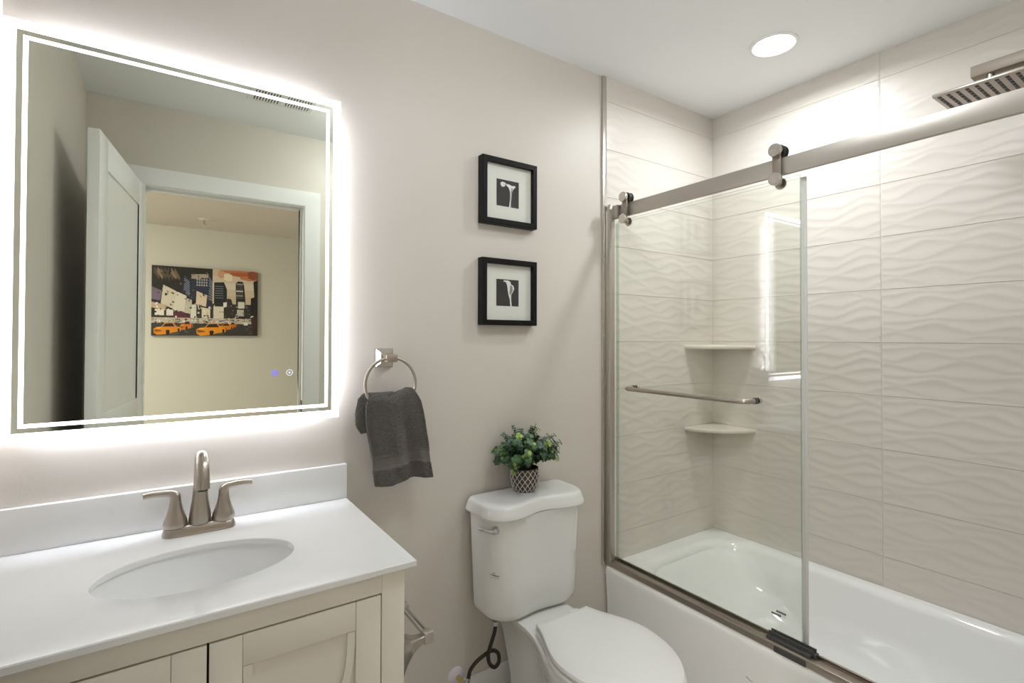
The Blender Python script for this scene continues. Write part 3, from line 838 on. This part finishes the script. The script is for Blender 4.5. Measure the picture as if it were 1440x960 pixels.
# ------------------------------------------------------------------ framed flower prints
def picture(z0, label, kind):
    x0, x1, z1, d = 0.937, 1.181, z0 + 0.2445, 0.034
    yb = YN - 0.0005; yf = YN - d
    pr = root('framed_print', ((x0 + x1) / 2, yb, z0), label, 'picture', 'framed flower prints on the wall')
    w = 0.0195
    f = MB(); loops = []
    for (ins, y) in ((0, yb), (0, yf + 0.002), (0.002, yf), (w - 0.001, yf), (w, yf + 0.001), (w, yf + 0.018)):
        loops.append([Vector((x0 + ins, y, z0 + ins)), Vector((x1 - ins, y, z0 + ins)), Vector((x1 - ins, y, z1 - ins)), Vector((x0 + ins, y, z1 - ins))])
    f.loft(loops, False, False, smooth=False)
    f.build('frame', M['frameblack'], pr)
    ym = yf + 0.017
    MB().box(x0 + w - 0.004, ym, z0 + w - 0.004, x1 - w + 0.004, ym + 0.004, z1 - w + 0.004).build('mat_board', M['mat_board'], pr)
    px0, px1 = (1.005, 1.105); pz0 = z0 + 0.072; pz1 = z0 + 0.171
    p = MB(); yp = ym - 0.0006
    p.add([(px0, yp, pz0), (px1, yp, pz0), (px1, yp, pz1), (px0, yp, pz1)], [[0, 1, 2, 3]], 0)
    def poly(pts, mi, lay=1):
        p.add([(px0 + (px1 - px0) * a, yp - 0.0003 * lay, pz0 + (pz1 - pz0) * c) for a, c in pts], [list(range(len(pts)))], mi)
    if kind == 0:
        poly([(0.55, 0.0), (0.63, 0.0), (0.66, 0.30), (0.68, 0.55), (0.72, 0.66), (0.80, 0.76), (0.86, 0.80), (0.80, 0.84), (0.68, 0.82), (0.55, 0.86), (0.40, 0.86), (0.34, 0.80), (0.44, 0.80), (0.54, 0.72), (0.60, 0.58), (0.60, 0.3)], 1)
        poly([(0.18, 0.78), (0.24, 0.72), (0.34, 0.74), (0.40, 0.80), (0.46, 0.86), (0.36, 0.90), (0.24, 0.92), (0.17, 0.86)], 1)
        poly([(0.62, 0.02), (0.64, 0.02), (0.66, 0.5), (0.72, 0.72), (0.66, 0.74), (0.63, 0.5)], 2, 2)
    else:
        poly([(0.62, 0.0), (0.69, 0.0), (0.66, 0.25), (0.66, 0.42), (0.74, 0.55), (0.80, 0.66), (0.76, 0.78), (0.66, 0.82), (0.62, 0.92), (0.52, 0.97), (0.34, 0.96), (0.30, 0.92), (0.42, 0.90), (0.48, 0.78), (0.50, 0.60), (0.54, 0.42), (0.60, 0.24)], 1)
        poly([(0.62, 0.40), (0.68, 0.50), (0.73, 0.62), (0.70, 0.76), (0.62, 0.80), (0.60, 0.66), (0.58, 0.5)], 2, 2)
    p.build('print', [M['printdark'], M['flower'], M['flowershade']], pr)
    MB().box(x0 + w - 0.002, ym - 0.006, z0 + w - 0.002, x1 - w + 0.002, ym - 0.005, z1 - w + 0.002).build('glazing', M['picglass'], pr)
picture(1.7275, 'black framed print of a wide open calla lily, upper of the two', 0)
picture(1.3565, 'black framed print of a slim closed calla lily, lower of the two', 1)

# ------------------------------------------------------------------ toilet
TX = 1.093
tl = root('toilet', (TX, 1.25, 0), 'white two piece toilet with closed lid between vanity and tub', 'toilet')
def fp_tank(hw, yb, yc, yend, rb, rc, z, n=48):
    """plan of the tank: serpentine front. hw half width, yb back, yc front, rc corner radius"""
    pts = []
    for k in range(n + 1):                      # front, left to right
        s_ = -1 + 2 * k / n
        x = hw * math.sin(s_ * math.pi / 2)
        a = abs(x) / hw
        y = yc + yend * (0.5 + 0.5 * math.cos(math.pi * min(1, a / 0.62)))          # concave centre
        ed = max(0.0, (a - (1 - rc / hw)) / (rc / hw))
        y += (1 - math.sqrt(max(0, 1 - ed ** 2.2))) * rc * 0.95
        pts.append(Vector((TX + x, y, z)))
    m = 8
    for k in range(m + 1):                      # back right corner
        a = math.pi / 2 * k / m
        pts.append(Vector((TX + hw - rb + rb * math.cos(a), yb - rb + rb * math.sin(a), z)))
    for k in range(m + 1):
        a = math.pi / 2 + math.pi / 2 * k / m
        pts.append(Vector((TX - hw + rb + rb * math.cos(a), yb - rb + rb * math.sin(a), z)))
    return pts
tk = MB(); rings = []
for z, dw, dy in ((0.350, -0.050, 0.050), (0.3515, -0.034, 0.030), (0.357, -0.022, 0.016), (0.368, -0.014, 0.008), (0.385, -0.011, 0.004), (0.45, -0.008, 0.002), (0.60, -0.001, 0.0), (0.706, 0.004, -0.002)):
    rings.append(fp_tank(0.199 + dw, 1.582, 1.409 + dy, 0.009, 0.02, 0.085, z))
tk.loft(rings)
tko = tk.build('tank', M['ceramic'], tl)
ld = MB(); rings = []
for z, d in ((0.7065, -0.010), (0.7065, 0.0), (0.709, 0.0035), (0.716, 0.0040), (0.724, 0.001), (0.736, -0.0025), (0.744, -0.0055), (0.7495, -0.0105), (0.7522, -0.018), (0.7528, -0.032)):
    rings.append(fp_tank(0.214 + d, 1.5885 + min(0, d) * 0.4, 1.393 - d, 0.026, 0.02, 0.09, z))
ld.loft(rings)
ld.build('tank_lid', M['ceramic'], tl)
# flush lever on the rounded front left corner
fxp, fyp, fzp = 0.911, 1.4345, 0.672
nrm = Vector((-0.66, -0.75, 0)).normalized(); tan = Vector((-0.75, 0.66, 0)).normalized()
rot = Matrix((( tan.x, 0, nrm.x), (tan.y, 0, nrm.y), (0, 1, 0))).to_4x4()
fm = MB()
fm.lathe([(0, -0.012), (0.0135, -0.012), (0.0145, 0.002), (0.0115, 0.006), (0.0085, 0.010), (0.0085, 0.016), (0.006, 0.019), (0, 0.019)], (fxp, fyp, fzp), n=24, xf=rot)
c0 = Vector((fxp, fyp, fzp)) + nrm * 0.012
fm.tube([c0, c0 + tan * 0.012 + nrm * 0.003 + Vector((0, 0, 0.001)), c0 + tan * 0.028 + nrm * 0.003 + Vector((0, 0, 0.003)), c0 + tan * 0.046 + Vector((0, 0, 0.006)), c0 + tan * 0.054 + Vector((0, 0, 0.007))], [0.0095, 0.0075, 0.0058, 0.0062, 0.0045], 14)
fm.build('flush_lever', M['chrome'], tko)
# printed mark on the tank's left front: thin swoosh over pale script
mk = MB()
def tankpt(s_, z, off=0.0007):
    ring = fp_tank(0.199 - 0.004, 1.582, 1.410, 0.009, 0.02, 0.085, z)
    i = s_; i0 = int(i); f_ = i - i0
    p = ring[i0].lerp(ring[i0 + 1], f_)
    nn = (ring[i0 + 1] - ring[i0]).normalized(); nn = Vector((nn.y, -nn.x, 0))
    return p + nn * off
for i in range(10):
    s0, s1 = 4.0 + i * 0.42, 4.0 + (i + 1) * 0.42
    zc_ = lambda q: 0.5215 - 0.0008 * (q - 4.0)
    t0_ = 0.0006 + 0.0010 * math.sin(math.pi * i / 10); t1_ = 0.0006 + 0.0010 * math.sin(math.pi * (i + 1) / 10)
    a = [tankpt(s0, zc_(s0) - t0_), tankpt(s1, zc_(s1) - t1_), tankpt(s1, zc_(s1) + t1_), tankpt(s0, zc_(s0) + t0_)]
    mk.add(a, [[0, 1, 2, 3]], 0)
for s0, ww, z_ in ((5.2, 0.3, 0.5245), (5.65, 0.25, 0.5255), (6.05, 0.25, 0.5245)):
    mk.add([tankpt(s0, z_), tankpt(s0 + ww, z_), tankpt(s0 + ww, z_ + 0.0035), tankpt(s0, z_ + 0.0035)], [[0, 1, 2, 3]], 0)
for i in range(9):
    s0 = 4.4 + i * 0.4
    mk.add([tankpt(s0, 0.511), tankpt(s0 + 0.3, 0.511), tankpt(s0 + 0.3, 0.5125), tankpt(s0, 0.5125)], [[0, 1, 2, 3]], 1)
mk.build('printed_mark', [M['ink'], M['inklight']], tko)

# bowl with deck: horizontal outlines given by half width along y
BX = 1.104
def outline(ys, ws, z, n=26):
    cs = [(0.5 - 0.5 * math.cos(math.pi * k / n)) for k in range(n + 1)]
    yv = [ys[0] + (ys[-1] - ys[0]) * c for c in cs]
    wv = [interp(y, ys, ws) for y in yv]
    return [Vector((BX + w, y, z)) for y, w in zip(yv, wv)] + [Vector((BX - w, y, z)) for y, w in list(zip(yv, wv))[::-1]]
def egg(y0, y1, w, wb, z, yw=0.36, n=60, ye=0.74):
    """rounded front at y0, widest at fraction yw, straight back width wb at y1"""
    ys = np.linspace(0, 1, n)
    W_ = []
    for t in ys:
        if t < yw: v = w * math.sqrt(max(0, 1 - ((yw - t) / yw) ** 2))
        else: v = wb + (w - wb) * (0.5 + 0.5 * math.cos(math.pi * min(1, (t - yw) / (ye - yw))))
        W_.append(v)
    return outline(list(y0 + (y1 - y0) * ys), W_, z, 44)
bl = MB()
rings = [egg(0.985, 1.50, 0.100, 0.092, 0.0), egg(0.985, 1.50, 0.100, 0.092, 0.012), egg(0.995, 1.50, 0.094, 0.085, 0.04), egg(0.99, 1.51, 0.092, 0.080, 0.12), egg(0.96, 1.54, 0.108, 0.078, 0.19),
         egg(0.918, 1.56, 0.146, 0.080, 0.25), egg(0.888, 1.572, 0.166, 0.090, 0.295), egg(0.876, 1.576, 0.173, 0.104, 0.325), egg(0.872, 1.577, 0.176, 0.110, 0.340), egg(0.874, 1.575, 0.174, 0.108, 0.3475), egg(0.884, 1.568, 0.165, 0.098, 0.3495)]
bl.loft(rings).build('bowl', M['ceramic'], tl)
def lidring(y0, y1, w, wb, z): return egg(y0, y1, w - 0.006, wb - 0.003, z, 0.54, ye=1.08)
st = MB(); rings = [lidring(0.868, 1.318, 0.182, 0.108, 0.3500), lidring(0.864, 1.320, 0.186, 0.110, 0.354), lidring(0.864, 1.320, 0.186, 0.110, 0.363), lidring(0.869, 1.318, 0.182, 0.108, 0.368), lidring(0.88, 1.316, 0.172, 0.104, 0.3695)]
st.loft(rings).build('seat', M['plasticwhite'], tl)
sl_ = MB(); rings = [lidring(0.876, 1.318, 0.177, 0.104, 0.3712), lidring(0.870, 1.320, 0.1825, 0.107, 0.3735), lidring(0.868, 1.321, 0.184, 0.108, 0.380), lidring(0.872, 1.320, 0.181, 0.106, 0.3865), lidring(0.886, 1.314, 0.170, 0.098, 0.3905), lidring(0.93, 1.30, 0.135, 0.075, 0.3925)]
sl_.loft(rings).build('seat_lid', M['plasticwhite'], tl)
for sg in (-1, 1):
    MB().box(BX + sg * 0.070 - 0.020, 1.319, 0.350, BX + sg * 0.070 + 0.020, 1.352, 0.374, 0.006).build('hinge', M['plasticwhite'], tl)

# ------------------------------------------------------------------ water supply
vx, vy, vz = 0.852, YN, 0.128
sv_ = root('shutoff_valve', (vx, YN, vz), 'small water valve with round white plate beside the toilet', 'valve')
MB().lathe([(0.0, YN - 0.0135), (0.012, YN - 0.0135), (0.026, YN - 0.006), (0.031, YN - 0.002), (0.031, YN - 0.0005)], (vx, 0, vz), axis='y', n=32).build('wall_plate', M['plate'], sv_)
MB().tube([(vx + 0.002, YN - 0.012, vz), (vx + 0.004, YN - 0.05, vz - 0.003)], 0.0085, 16).build('pipe_stub', M['brass'], sv_)
vb = MB().tube([(vx + 0.0042, YN - 0.05, vz - 0.004), (vx + 0.0055, YN - 0.085, vz - 0.005)], 0.012, 16)
vb.tube([(vx + 0.005, YN - 0.068, vz - 0.004), (vx + 0.012, YN - 0.070, vz + 0.026)], 0.0085, 14)
vb.build('valve_body', M['chrome'], sv_)
MB().lathe([(0, -0.012), (0.014, -0.012), (0.017, -0.006), (0.017, 0.004), (0.012, 0.008), (0, 0.008)], (vx + 0.006, YN - 0.098, vz - 0.006), axis='y', n=20).build('knob', M['chrome'], sv_)
hs = root('supply_hose', (0.9, 1.50, vz), 'dark looped flexible water hose hanging from toilet tank to valve', 'hose')
hp_ = [(0.938, 1.475, 0.338), (0.934, 1.476, 0.310), (0.924, 1.482, 0.272), (0.917, 1.488, 0.235), (0.925, 1.492, 0.200), (0.946, 1.493, 0.180), (0.965, 1.496, 0.190), (0.967, 1.503, 0.214), (0.948, 1.509, 0.228), (0.918, 1.510, 0.224), (0.888, 1.518, 0.205), (0.870, 1.526, 0.180), (0.865, 1.530, 0.157)]
MB().tube(bez(hp_, 7), 0.0066, 14).build('hose', M['hose'], hs)
MB().lathe([(0, 0.3345), (0.0105, 0.3345), (0.0125, 0.339), (0.0125, 0.3495), (0, 0.3495)], (0.938, 1.475, 0), n=16).build('coupling_nut', M['chrome'], hs)

# ------------------------------------------------------------------ potted plant
PX, PY, PZ = 1.096, 1.528, 0.7530
pp = root('potted_plant', (PX, PY, PZ), 'small leafy green artificial plant in a lattice pot on toilet tank', 'plant')
pprof = [(0.036, 0.0), (0.0405, 0.003), (0.0455, 0.015), (0.0505, 0.035), (0.0520, 0.055), (0.0512, 0.075), (0.0495, 0.084), (0.0470, 0.084), (0.0455, 0.076)]
pt = MB().lathe([(r, PZ + h) for r, h in pprof], (PX, PY, 0), n=48, c0=True, c1=False)
hh = [h for r, h in pprof[:7]]; rrp = [r for r, h in pprof[:7]]
for sg in (-1, 1):
    for k in range(16):
        pts = []
        for i in range(15):
            h = 0.002 + 0.079 * i / 14
            a = 2 * math.pi * k / 16 + sg * (i / 14) * 2 * math.pi * 3 / 16
            r_ = interp(h, hh, rrp) + 0.0002
            pts.append((PX + r_ * math.cos(a), PY + r_ * math.sin(a), PZ + h))
        pt.tube(pts, 0.00115, 5, mi=1)
pt.build('pot', [M['pot'], M['lattice']], pp)
MB().lathe([(0.0, PZ + 0.079), (0.0455, PZ + 0.077)], (PX, PY, 0), n=24, c0=False, c1=False).build('soil', M['soil'], pp)
fo = MB(); sm_ = MB()
def leaf(mb, c, nrm_, dir_, L_, W_, mi):
    nrm_ = nrm_.normalized(); dir_ = (dir_ - nrm_ * dir_.dot(nrm_)).normalized(); sd_ = nrm_.cross(dir_)
    out = [(0, 0), (0.2, 0.36), (0.5, 0.5), (0.8, 0.36), (1.0, 0.0), (0.8, -0.36), (0.5, -0.5), (0.2, -0.36)]
    V = [c + dir_ * (a * L_) + sd_ * (b_ * W_) + nrm_ * (0.25 * L_ * (abs(b_) ** 1.5) ) for a, b_ in out] + [c + dir_ * (0.5 * L_) - nrm_ * (0.05 * L_)]
    mb.add(V, [[i, (i + 1) % 8, 8] for i in range(8)], mi, True)
YMAX = YN - 0.012
for s_i in range(100):
    th = R.uniform(0, 2 * math.pi)
    ph = math.acos(R.uniform(-0.25, 1.0))
    d = Vector((math.sin(ph) * math.cos(th), math.sin(ph) * math.sin(th), math.cos(ph)))
    rad = Vector((0.145, 0.125, 0.095)) * R.uniform(0.70, 1.03)
    if s_i in (0, 1): d = Vector(((-0.45, 0.42)[s_i], 0.1, 0.9)); rad = Vector((0.12, 0.1, 0.112))
    if s_i in (2, 3): d = Vector((-0.72 + 0.12 * (s_i - 2), -0.35, -0.55)); rad = Vector((0.12, 0.1, 0.105))
    tip = Vector((PX + d.x * rad.x, min(YMAX - 0.012, PY + d.y * rad.y - 0.012), PZ + 0.138 + d.z * rad.z))
    base = Vector((PX + R.uniform(-0.02, 0.02), PY + R.uniform(-0.02, 0.02), PZ + 0.078))
    mid = base.lerp(tip, 0.55) + Vector((0, 0, 0.018))
    path = bez([base, mid, tip], 6)
    sm_.tube(path, [0.0011] * len(path), 5)
    cm_ = R.choices([0, 1, 2, 3], [0.36, 0.28, 0.22, 0.14])[0]
    thin = s_i < 4
    for i in range(4 if not thin else 5, len(path)):
        p = path[i]; t = (path[i] - path[i - 1]).normalized()
        base_s = R.uniform(0.013, 0.021) * (0.55 if thin else 1) * (1.0 - 0.25 * (i / len(path)))
        side = t.cross(Vector((R.uniform(-1, 1), R.uniform(-1, 1), R.uniform(-1, 1)))).normalized()
        for q in range(2 if i % 2 else 3):
            aa = q * 2 * math.pi / (2 if i % 2 else 3)
            dd = (Matrix.Rotation(aa, 3, t) @ side)
            nrm_ = (t * 0.9 + dd * 0.25 + Vector((0, -0.15, 0.25)))
            L_ = base_s * R.uniform(0.85, 1.2)
            c = Vector(p)
            if c.y + L_ > YMAX: c.y = YMAX - L_
            leaf(fo, c, nrm_, dd, L_, L_ * R.uniform(0.85, 1.05), cm_ if R.random() < 0.8 else R.randrange(4))
fo.build('foliage', [M['leaf_dark'], M['leaf_mid'], M['leaf_grey'], M['leaf_lime']], pp)
sm_.build('stem', M['stem'], pp)

# ------------------------------------------------------------------ things seen in the mirror only
# ceiling vent
vt = root('ceiling_vent', (0.45, 0.50, ZT), 'white slotted air vent on the ceiling, seen at mirror top', 'vent')
vx0, vx1, vy0, vy1 = 0.31, 0.60, 0.435, 0.585
f = MB(); loops = []
for ins, z in ((0, ZT - 0.0003), (0, ZT - 0.003), (0.003, ZT - 0.006), (0.016, ZT - 0.006), (0.018, ZT - 0.004)):
    loops.append([Vector((vx0 + ins, vy0 + ins, z)), Vector((vx1 - ins, vy0 + ins, z)), Vector((vx1 - ins, vy1 - ins, z)), Vector((vx0 + ins, vy1 - ins, z))])
f.loft(loops, False, False, smooth=False).build('vent_frame', M['trimwhite'], vt)
MB().box(vx0 + 0.012, vy0 + 0.012, ZT - 0.0025, vx1 - 0.012, vy1 - 0.012, ZT - 0.0005).build('vent_backing', M['gap'], vt)
s_ = MB()
for k in range(21):
    x = vx0 + 0.02 + k * (vx1 - vx0 - 0.04) / 20
    s_.box(x - 0.0038, vy0 + 0.014, ZT - 0.0058, x + 0.0038, vy1 - 0.014, ZT - 0.003)
s_.box((vx0 + vx1) / 2 - 0.008, vy0 + 0.014, ZT - 0.006, (vx0 + vx1) / 2 + 0.008, vy1 - 0.014, ZT - 0.003)
s_.build('slats', M['trimwhite'], vt)

# sprinkler in the room beyond
sp = root('ceiling_sprinkler', (0.298, -2.58, ZT), 'tiny white fire sprinkler on the far room ceiling, seen in mirror', 'sprinkler')
MB().lathe([(0.045, ZT - 0.0005), (0.045, ZT - 0.004), (0.02, ZT - 0.010), (0, ZT - 0.010)], (0.298, -2.58, 0), n=24, c0=False).build('escutcheon', M['trimwhite'], sp)
MB().tube([(0.298, -2.58, ZT - 0.008), (0.298, -2.58, ZT - 0.045)], 0.008, 10).lathe([(0, ZT - 0.05), (0.024, ZT - 0.05), (0.024, ZT - 0.047), (0, ZT - 0.047)], (0.298, -2.58, 0), n=16).build('deflector', M['nickel_lt'], sp)

# unseen fill light added to brighten that room
bl_ = root('added_bedroom_fill', (-1.35, -1.3, ZT), 'round flush fill light added to brighten the far room, unseen', 'ceiling light')
MB().lathe([(0.19, ZT - 0.0005), (0.19, ZT - 0.03), (0.17, ZT - 0.032)], (-1.35, -1.3, 0), n=40, c0=True, c1=False).build('fill_rim', M['nickel_lt'], bl_)
MB().lathe([(0.172, ZT - 0.032), (0.15, ZT - 0.055), (0.10, ZT - 0.07), (0.0, ZT - 0.078)], (-1.35, -1.3, 0), n=40, c0=False, c1=False).build('fill_diffuser', M['fill_bed'], bl_)

# canvas
CX0, CX1, CZ0, CZ1 = -0.118, 0.838, 1.325, 2.03
CYF = HY + 0.035
cv = root('canvas_print', ((CX0 + CX1) / 2, HY, CZ0), 'wide canvas of a city street with yellow taxis, seen in mirror', 'picture')
MB().box(CX0, HY + 0.0005, CZ0, CX1, CYF, CZ1, 0.003).build('canvas', mat('canvas_edge', (60, 52, 46), 0.8), cv)
CM = {}
cmats = []
def cmi(rgb):
    if rgb not in CM:
        CM[rgb] = len(cmats); cmats.append(mat('print_ink_%d_%d_%d' % rgb, rgb, 0.55))
    return CM[rgb]
pc = MB(); lay = [0]
def cp(pts, rgb):
    """polygon in picture units, 0..1 right (as seen in the mirror) and 0..1 down"""
    lay[0] += 1
    y = CYF + 0.0003 + lay[0] * 0.000012
    pc.add([(CX0 + (CX1 - CX0) * min(1, max(0, a)), y, CZ1 - (CZ1 - CZ0) * min(1, max(0, b_))) for a, b_ in pts], [list(range(len(pts)))], cmi(rgb))
def cr(x0, y0, x1, y1, rgb): cp([(x0, y0), (x1, y0), (x1, y1), (x0, y1)], rgb)
cr(0, 0, 1, 1, (52, 48, 48))
# sky in soft steps
sky = [(206, 186, 164), (214, 198, 178), (222, 210, 194), (212, 196, 172), (206, 188, 160)]
for i in range(5): cr(0.55, 0.10 * i, 1, 0.10 * (i + 1) + 0.02, sky[i])
for (x0, y0, x1, y1, c) in ((0.62, 0.0, 1, 0.05, (190, 120, 84)), (0.72, 0.03, 1, 0.09, (176, 98, 62)), (0.82, 0.08, 1, 0.14, (196, 128, 90)), (0.90, 0.0, 1, 0.12, (150, 82, 54)), (0.66, 0.06, 0.74, 0.16, (238, 222, 198)), (0.60, 0.02, 0.66, 0.12, (206, 160, 132))): cp([(x0, y0 + 0.01), ((x0 + x1) / 2, y0), (x1, y0 + 0.015), (x1, y1), ((x0 + x1) / 2, y1 + 0.015), (x0, y1 - 0.01)], c)
# towers
cp([(0, 0), (0.55, 0), (0.55, 0.55), (0, 0.7)], (38, 36, 36))
for k in range(7):
    a = 0.02 + 0.03 * k
    cp([(a, 0.02), (a + 0.05, 0.10 + 0.01 * k), (a + 0.045, 0.2), (a - 0.005, 0.10)], R.choice([(112, 98, 80), (86, 74, 62), (140, 122, 98)]))
cp([(0.29, 0.12), (0.34, 0.2), (0.34, 0.46), (0.275, 0.36)], (60, 70, 96))
cp([(0.35, 0.10), (0.51, 0.08), (0.55, 0.2), (0.55, 0.6), (0.35, 0.45)], (44, 52, 74))
cp([(0.35, 0.10), (0.51, 0.08), (0.51, 0.14), (0.35, 0.17)], (176, 160, 146))
for k in range(5):
    for j in range(3): cr(0.40 + 0.022 * k, 0.16 + 0.04 * j, 0.412 + 0.022 * k, 0.185 + 0.04 * j, (188, 186, 192))
for k in range(9): cp([(0.515, 0.12 + 0.04 * k), (0.55, 0.2 + 0.033 * k), (0.55, 0.215 + 0.033 * k), (0.515, 0.135 + 0.04 * k)], (150, 158, 172))
for k in range(7): cp([(0.285, 0.16 + 0.03 * k), (0.335, 0.22 + 0.03 * k), (0.335, 0.23 + 0.03 * k), (0.285, 0.17 + 0.03 * k)], (150, 156, 176))
cp([(0.565, 0.20), (0.66, 0.19), (0.69, 0.30), (0.69, 0.62), (0.565, 0.6)], (34, 38, 46))
for k in range(6): cr(0.575, 0.25 + 0.035 * k, 0.655, 0.262 + 0.035 * k, (110, 118, 128))
cp([(0.775, 0.20), (0.80, 0.165), (0.845, 0.17), (0.86, 0.22), (0.875, 0.46), (0.86, 0.74), (0.785, 0.74)], (40, 38, 38))
for k in range(7): cr(0.782, 0.20 + 0.035 * k, 0.85, 0.222 + 0.035 * k, R.choice([(206, 206, 202), (150, 150, 150), (84, 84, 86)]))
cr(0.80, 0.48, 0.865, 0.58, (224, 220, 210)); cr(0.79, 0.60, 0.86, 0.70, (196, 192, 186))
cp([(0.955, 0.16), (1, 0.13), (1, 0.80), (0.93, 0.80), (0.93, 0.42), (0.965, 0.40)], (32, 30, 32))
cp([(0.68, 0.44), (0.73, 0.44), (0.77, 0.62), (0.78, 0.78), (0.68, 0.78)], (56, 48, 46))
# billboards
for pts, c in (([(0.10, 0.27), (0.22, 0.36), (0.20, 0.62), (0.08, 0.54)], (214, 206, 190)), ([(0.22, 0.36), (0.31, 0.42), (0.29, 0.66), (0.19, 0.62)], (222, 216, 204)), ([(0.31, 0.45), (0.36, 0.48), (0.35, 0.72), (0.29, 0.66)], (200, 194, 180)),
               ([(0.40, 0.34), (0.50, 0.40), (0.49, 0.57), (0.395, 0.54)], (226, 206, 188)), ([(0.36, 0.54), (0.40, 0.55), (0.40, 0.76), (0.345, 0.76)], (226, 224, 218)), ([(0.0, 0.30), (0.09, 0.36), (0.075, 0.50), (0.0, 0.48)], (120, 104, 128)),
               ([(0.0, 0.52), (0.13, 0.56), (0.12, 0.64), (0.0, 0.60)], (196, 176, 150)), ([(0.03, 0.62), (0.11, 0.62), (0.11, 0.71), (0.03, 0.71)], (230, 226, 222)), ([(0.13, 0.62), (0.19, 0.63), (0.19, 0.71), (0.13, 0.71)], (232, 226, 226)), ([(0.19, 0.64), (0.345, 0.68), (0.345, 0.75), (0.19, 0.74)], (92, 44, 62)),
               ([(0.45, 0.58), (0.53, 0.60), (0.53, 0.75), (0.45, 0.74)], (228, 218, 198)), ([(0.56, 0.56), (0.66, 0.56), (0.66, 0.76), (0.56, 0.76)], (222, 214, 196)), ([(0.655, 0.50), (0.69, 0.49), (0.69, 0.57), (0.655, 0.57)], (234, 230, 224))): cp(pts, c)
for k in range(150):
    x = R.uniform(0.01, 0.95); y = R.uniform(0.52, 0.80); w_ = R.uniform(0.004, 0.02); h_ = R.uniform(0.006, 0.03)
    cr(x, y, x + w_, y + h_, R.choice([(38, 34, 34), (238, 234, 226), (206, 198, 186), (74, 64, 62), (150, 140, 130), (238, 234, 226), (110, 62, 72)]))
for k in range(70):
    x = R.uniform(0.02, 0.52); y = R.uniform(0.02, 0.5)
    cp([(x, y), (x + R.uniform(0.005, 0.03), y + R.uniform(0, 0.02)), (x + R.uniform(0, 0.02), y + R.uniform(0.01, 0.05))], R.choice([(26, 26, 28), (70, 64, 60), (128, 120, 108), (24, 28, 38)]))
cr(0, 0.74, 1, 0.82, (196, 186, 174))
for k in range(120):
    x = R.uniform(0, 0.97); y = R.uniform(0.735, 0.82)
    cr(x, y, x + R.uniform(0.006, 0.025), y + R.uniform(0.006, 0.02), R.choice([(60, 54, 52), (238, 234, 228), (120, 110, 104), (90, 60, 50), (216, 206, 190)]))
cp([(0, 0.82), (1, 0.82), (1, 1), (0, 1)], (58, 56, 58))
for k in range(40):
    x = R.uniform(0.1, 0.95); y = R.uniform(0.85, 0.98)
    cr(x, y, x + R.uniform(0.02, 0.07), y + 0.006, R.choice([(86, 84, 84), (42, 40, 42), (120, 116, 112)]))
def cab(x, y, w_, h_, body=(224, 142, 30)):
    q = lambda a, b_: (x + a * w_, y + b_ * h_)
    cp([q(0.0, 0.55), q(0.10, 0.42), q(0.28, 0.38), q(0.40, 0.10), q(0.70, 0.06), q(0.84, 0.34), q(1.0, 0.42), q(1.0, 0.72), q(0.70, 0.82), q(0.45, 0.95), q(0.14, 1.0), q(0.02, 0.86)], body)
    cp([q(0.32, 0.38), q(0.43, 0.14), q(0.68, 0.11), q(0.78, 0.36)], (42, 36, 34))
    cp([q(0.44, 0.66), q(0.54, 0.60), q(0.60, 0.72), q(0.56, 0.94), q(0.46, 0.98)], (28, 24, 24))
    cp([q(0.88, 0.52), q(0.95, 0.50), q(0.96, 0.72), q(0.89, 0.76)], (28, 24, 24))
    cp([q(0.02, 0.60), q(0.12, 0.58), q(0.30, 0.66), q(0.28, 0.74), q(0.06, 0.78)], (150, 84, 22))
    cp([q(0.10, 0.45), q(0.30, 0.41), q(0.26, 0.50), q(0.12, 0.54)], (246, 180, 70))
cab(0.25, 0.78, 0.12, 0.14, (206, 120, 40)); cab(0.70, 0.79, 0.09, 0.10, (196, 110, 40))
cab(0.60, 0.80, 0.15, 0.13, (214, 128, 34)); cab(0.02, 0.80, 0.24, 0.19); cab(0.40, 0.80, 0.28, 0.20, (232, 150, 30))
cr(0.86, 0.80, 0.90, 0.84, (228, 226, 226)); cp([(0.93, 0.72), (1, 0.70), (1, 1), (0.95, 1)], (62, 42, 38))
pc.build('printed_scene', cmats, cv)
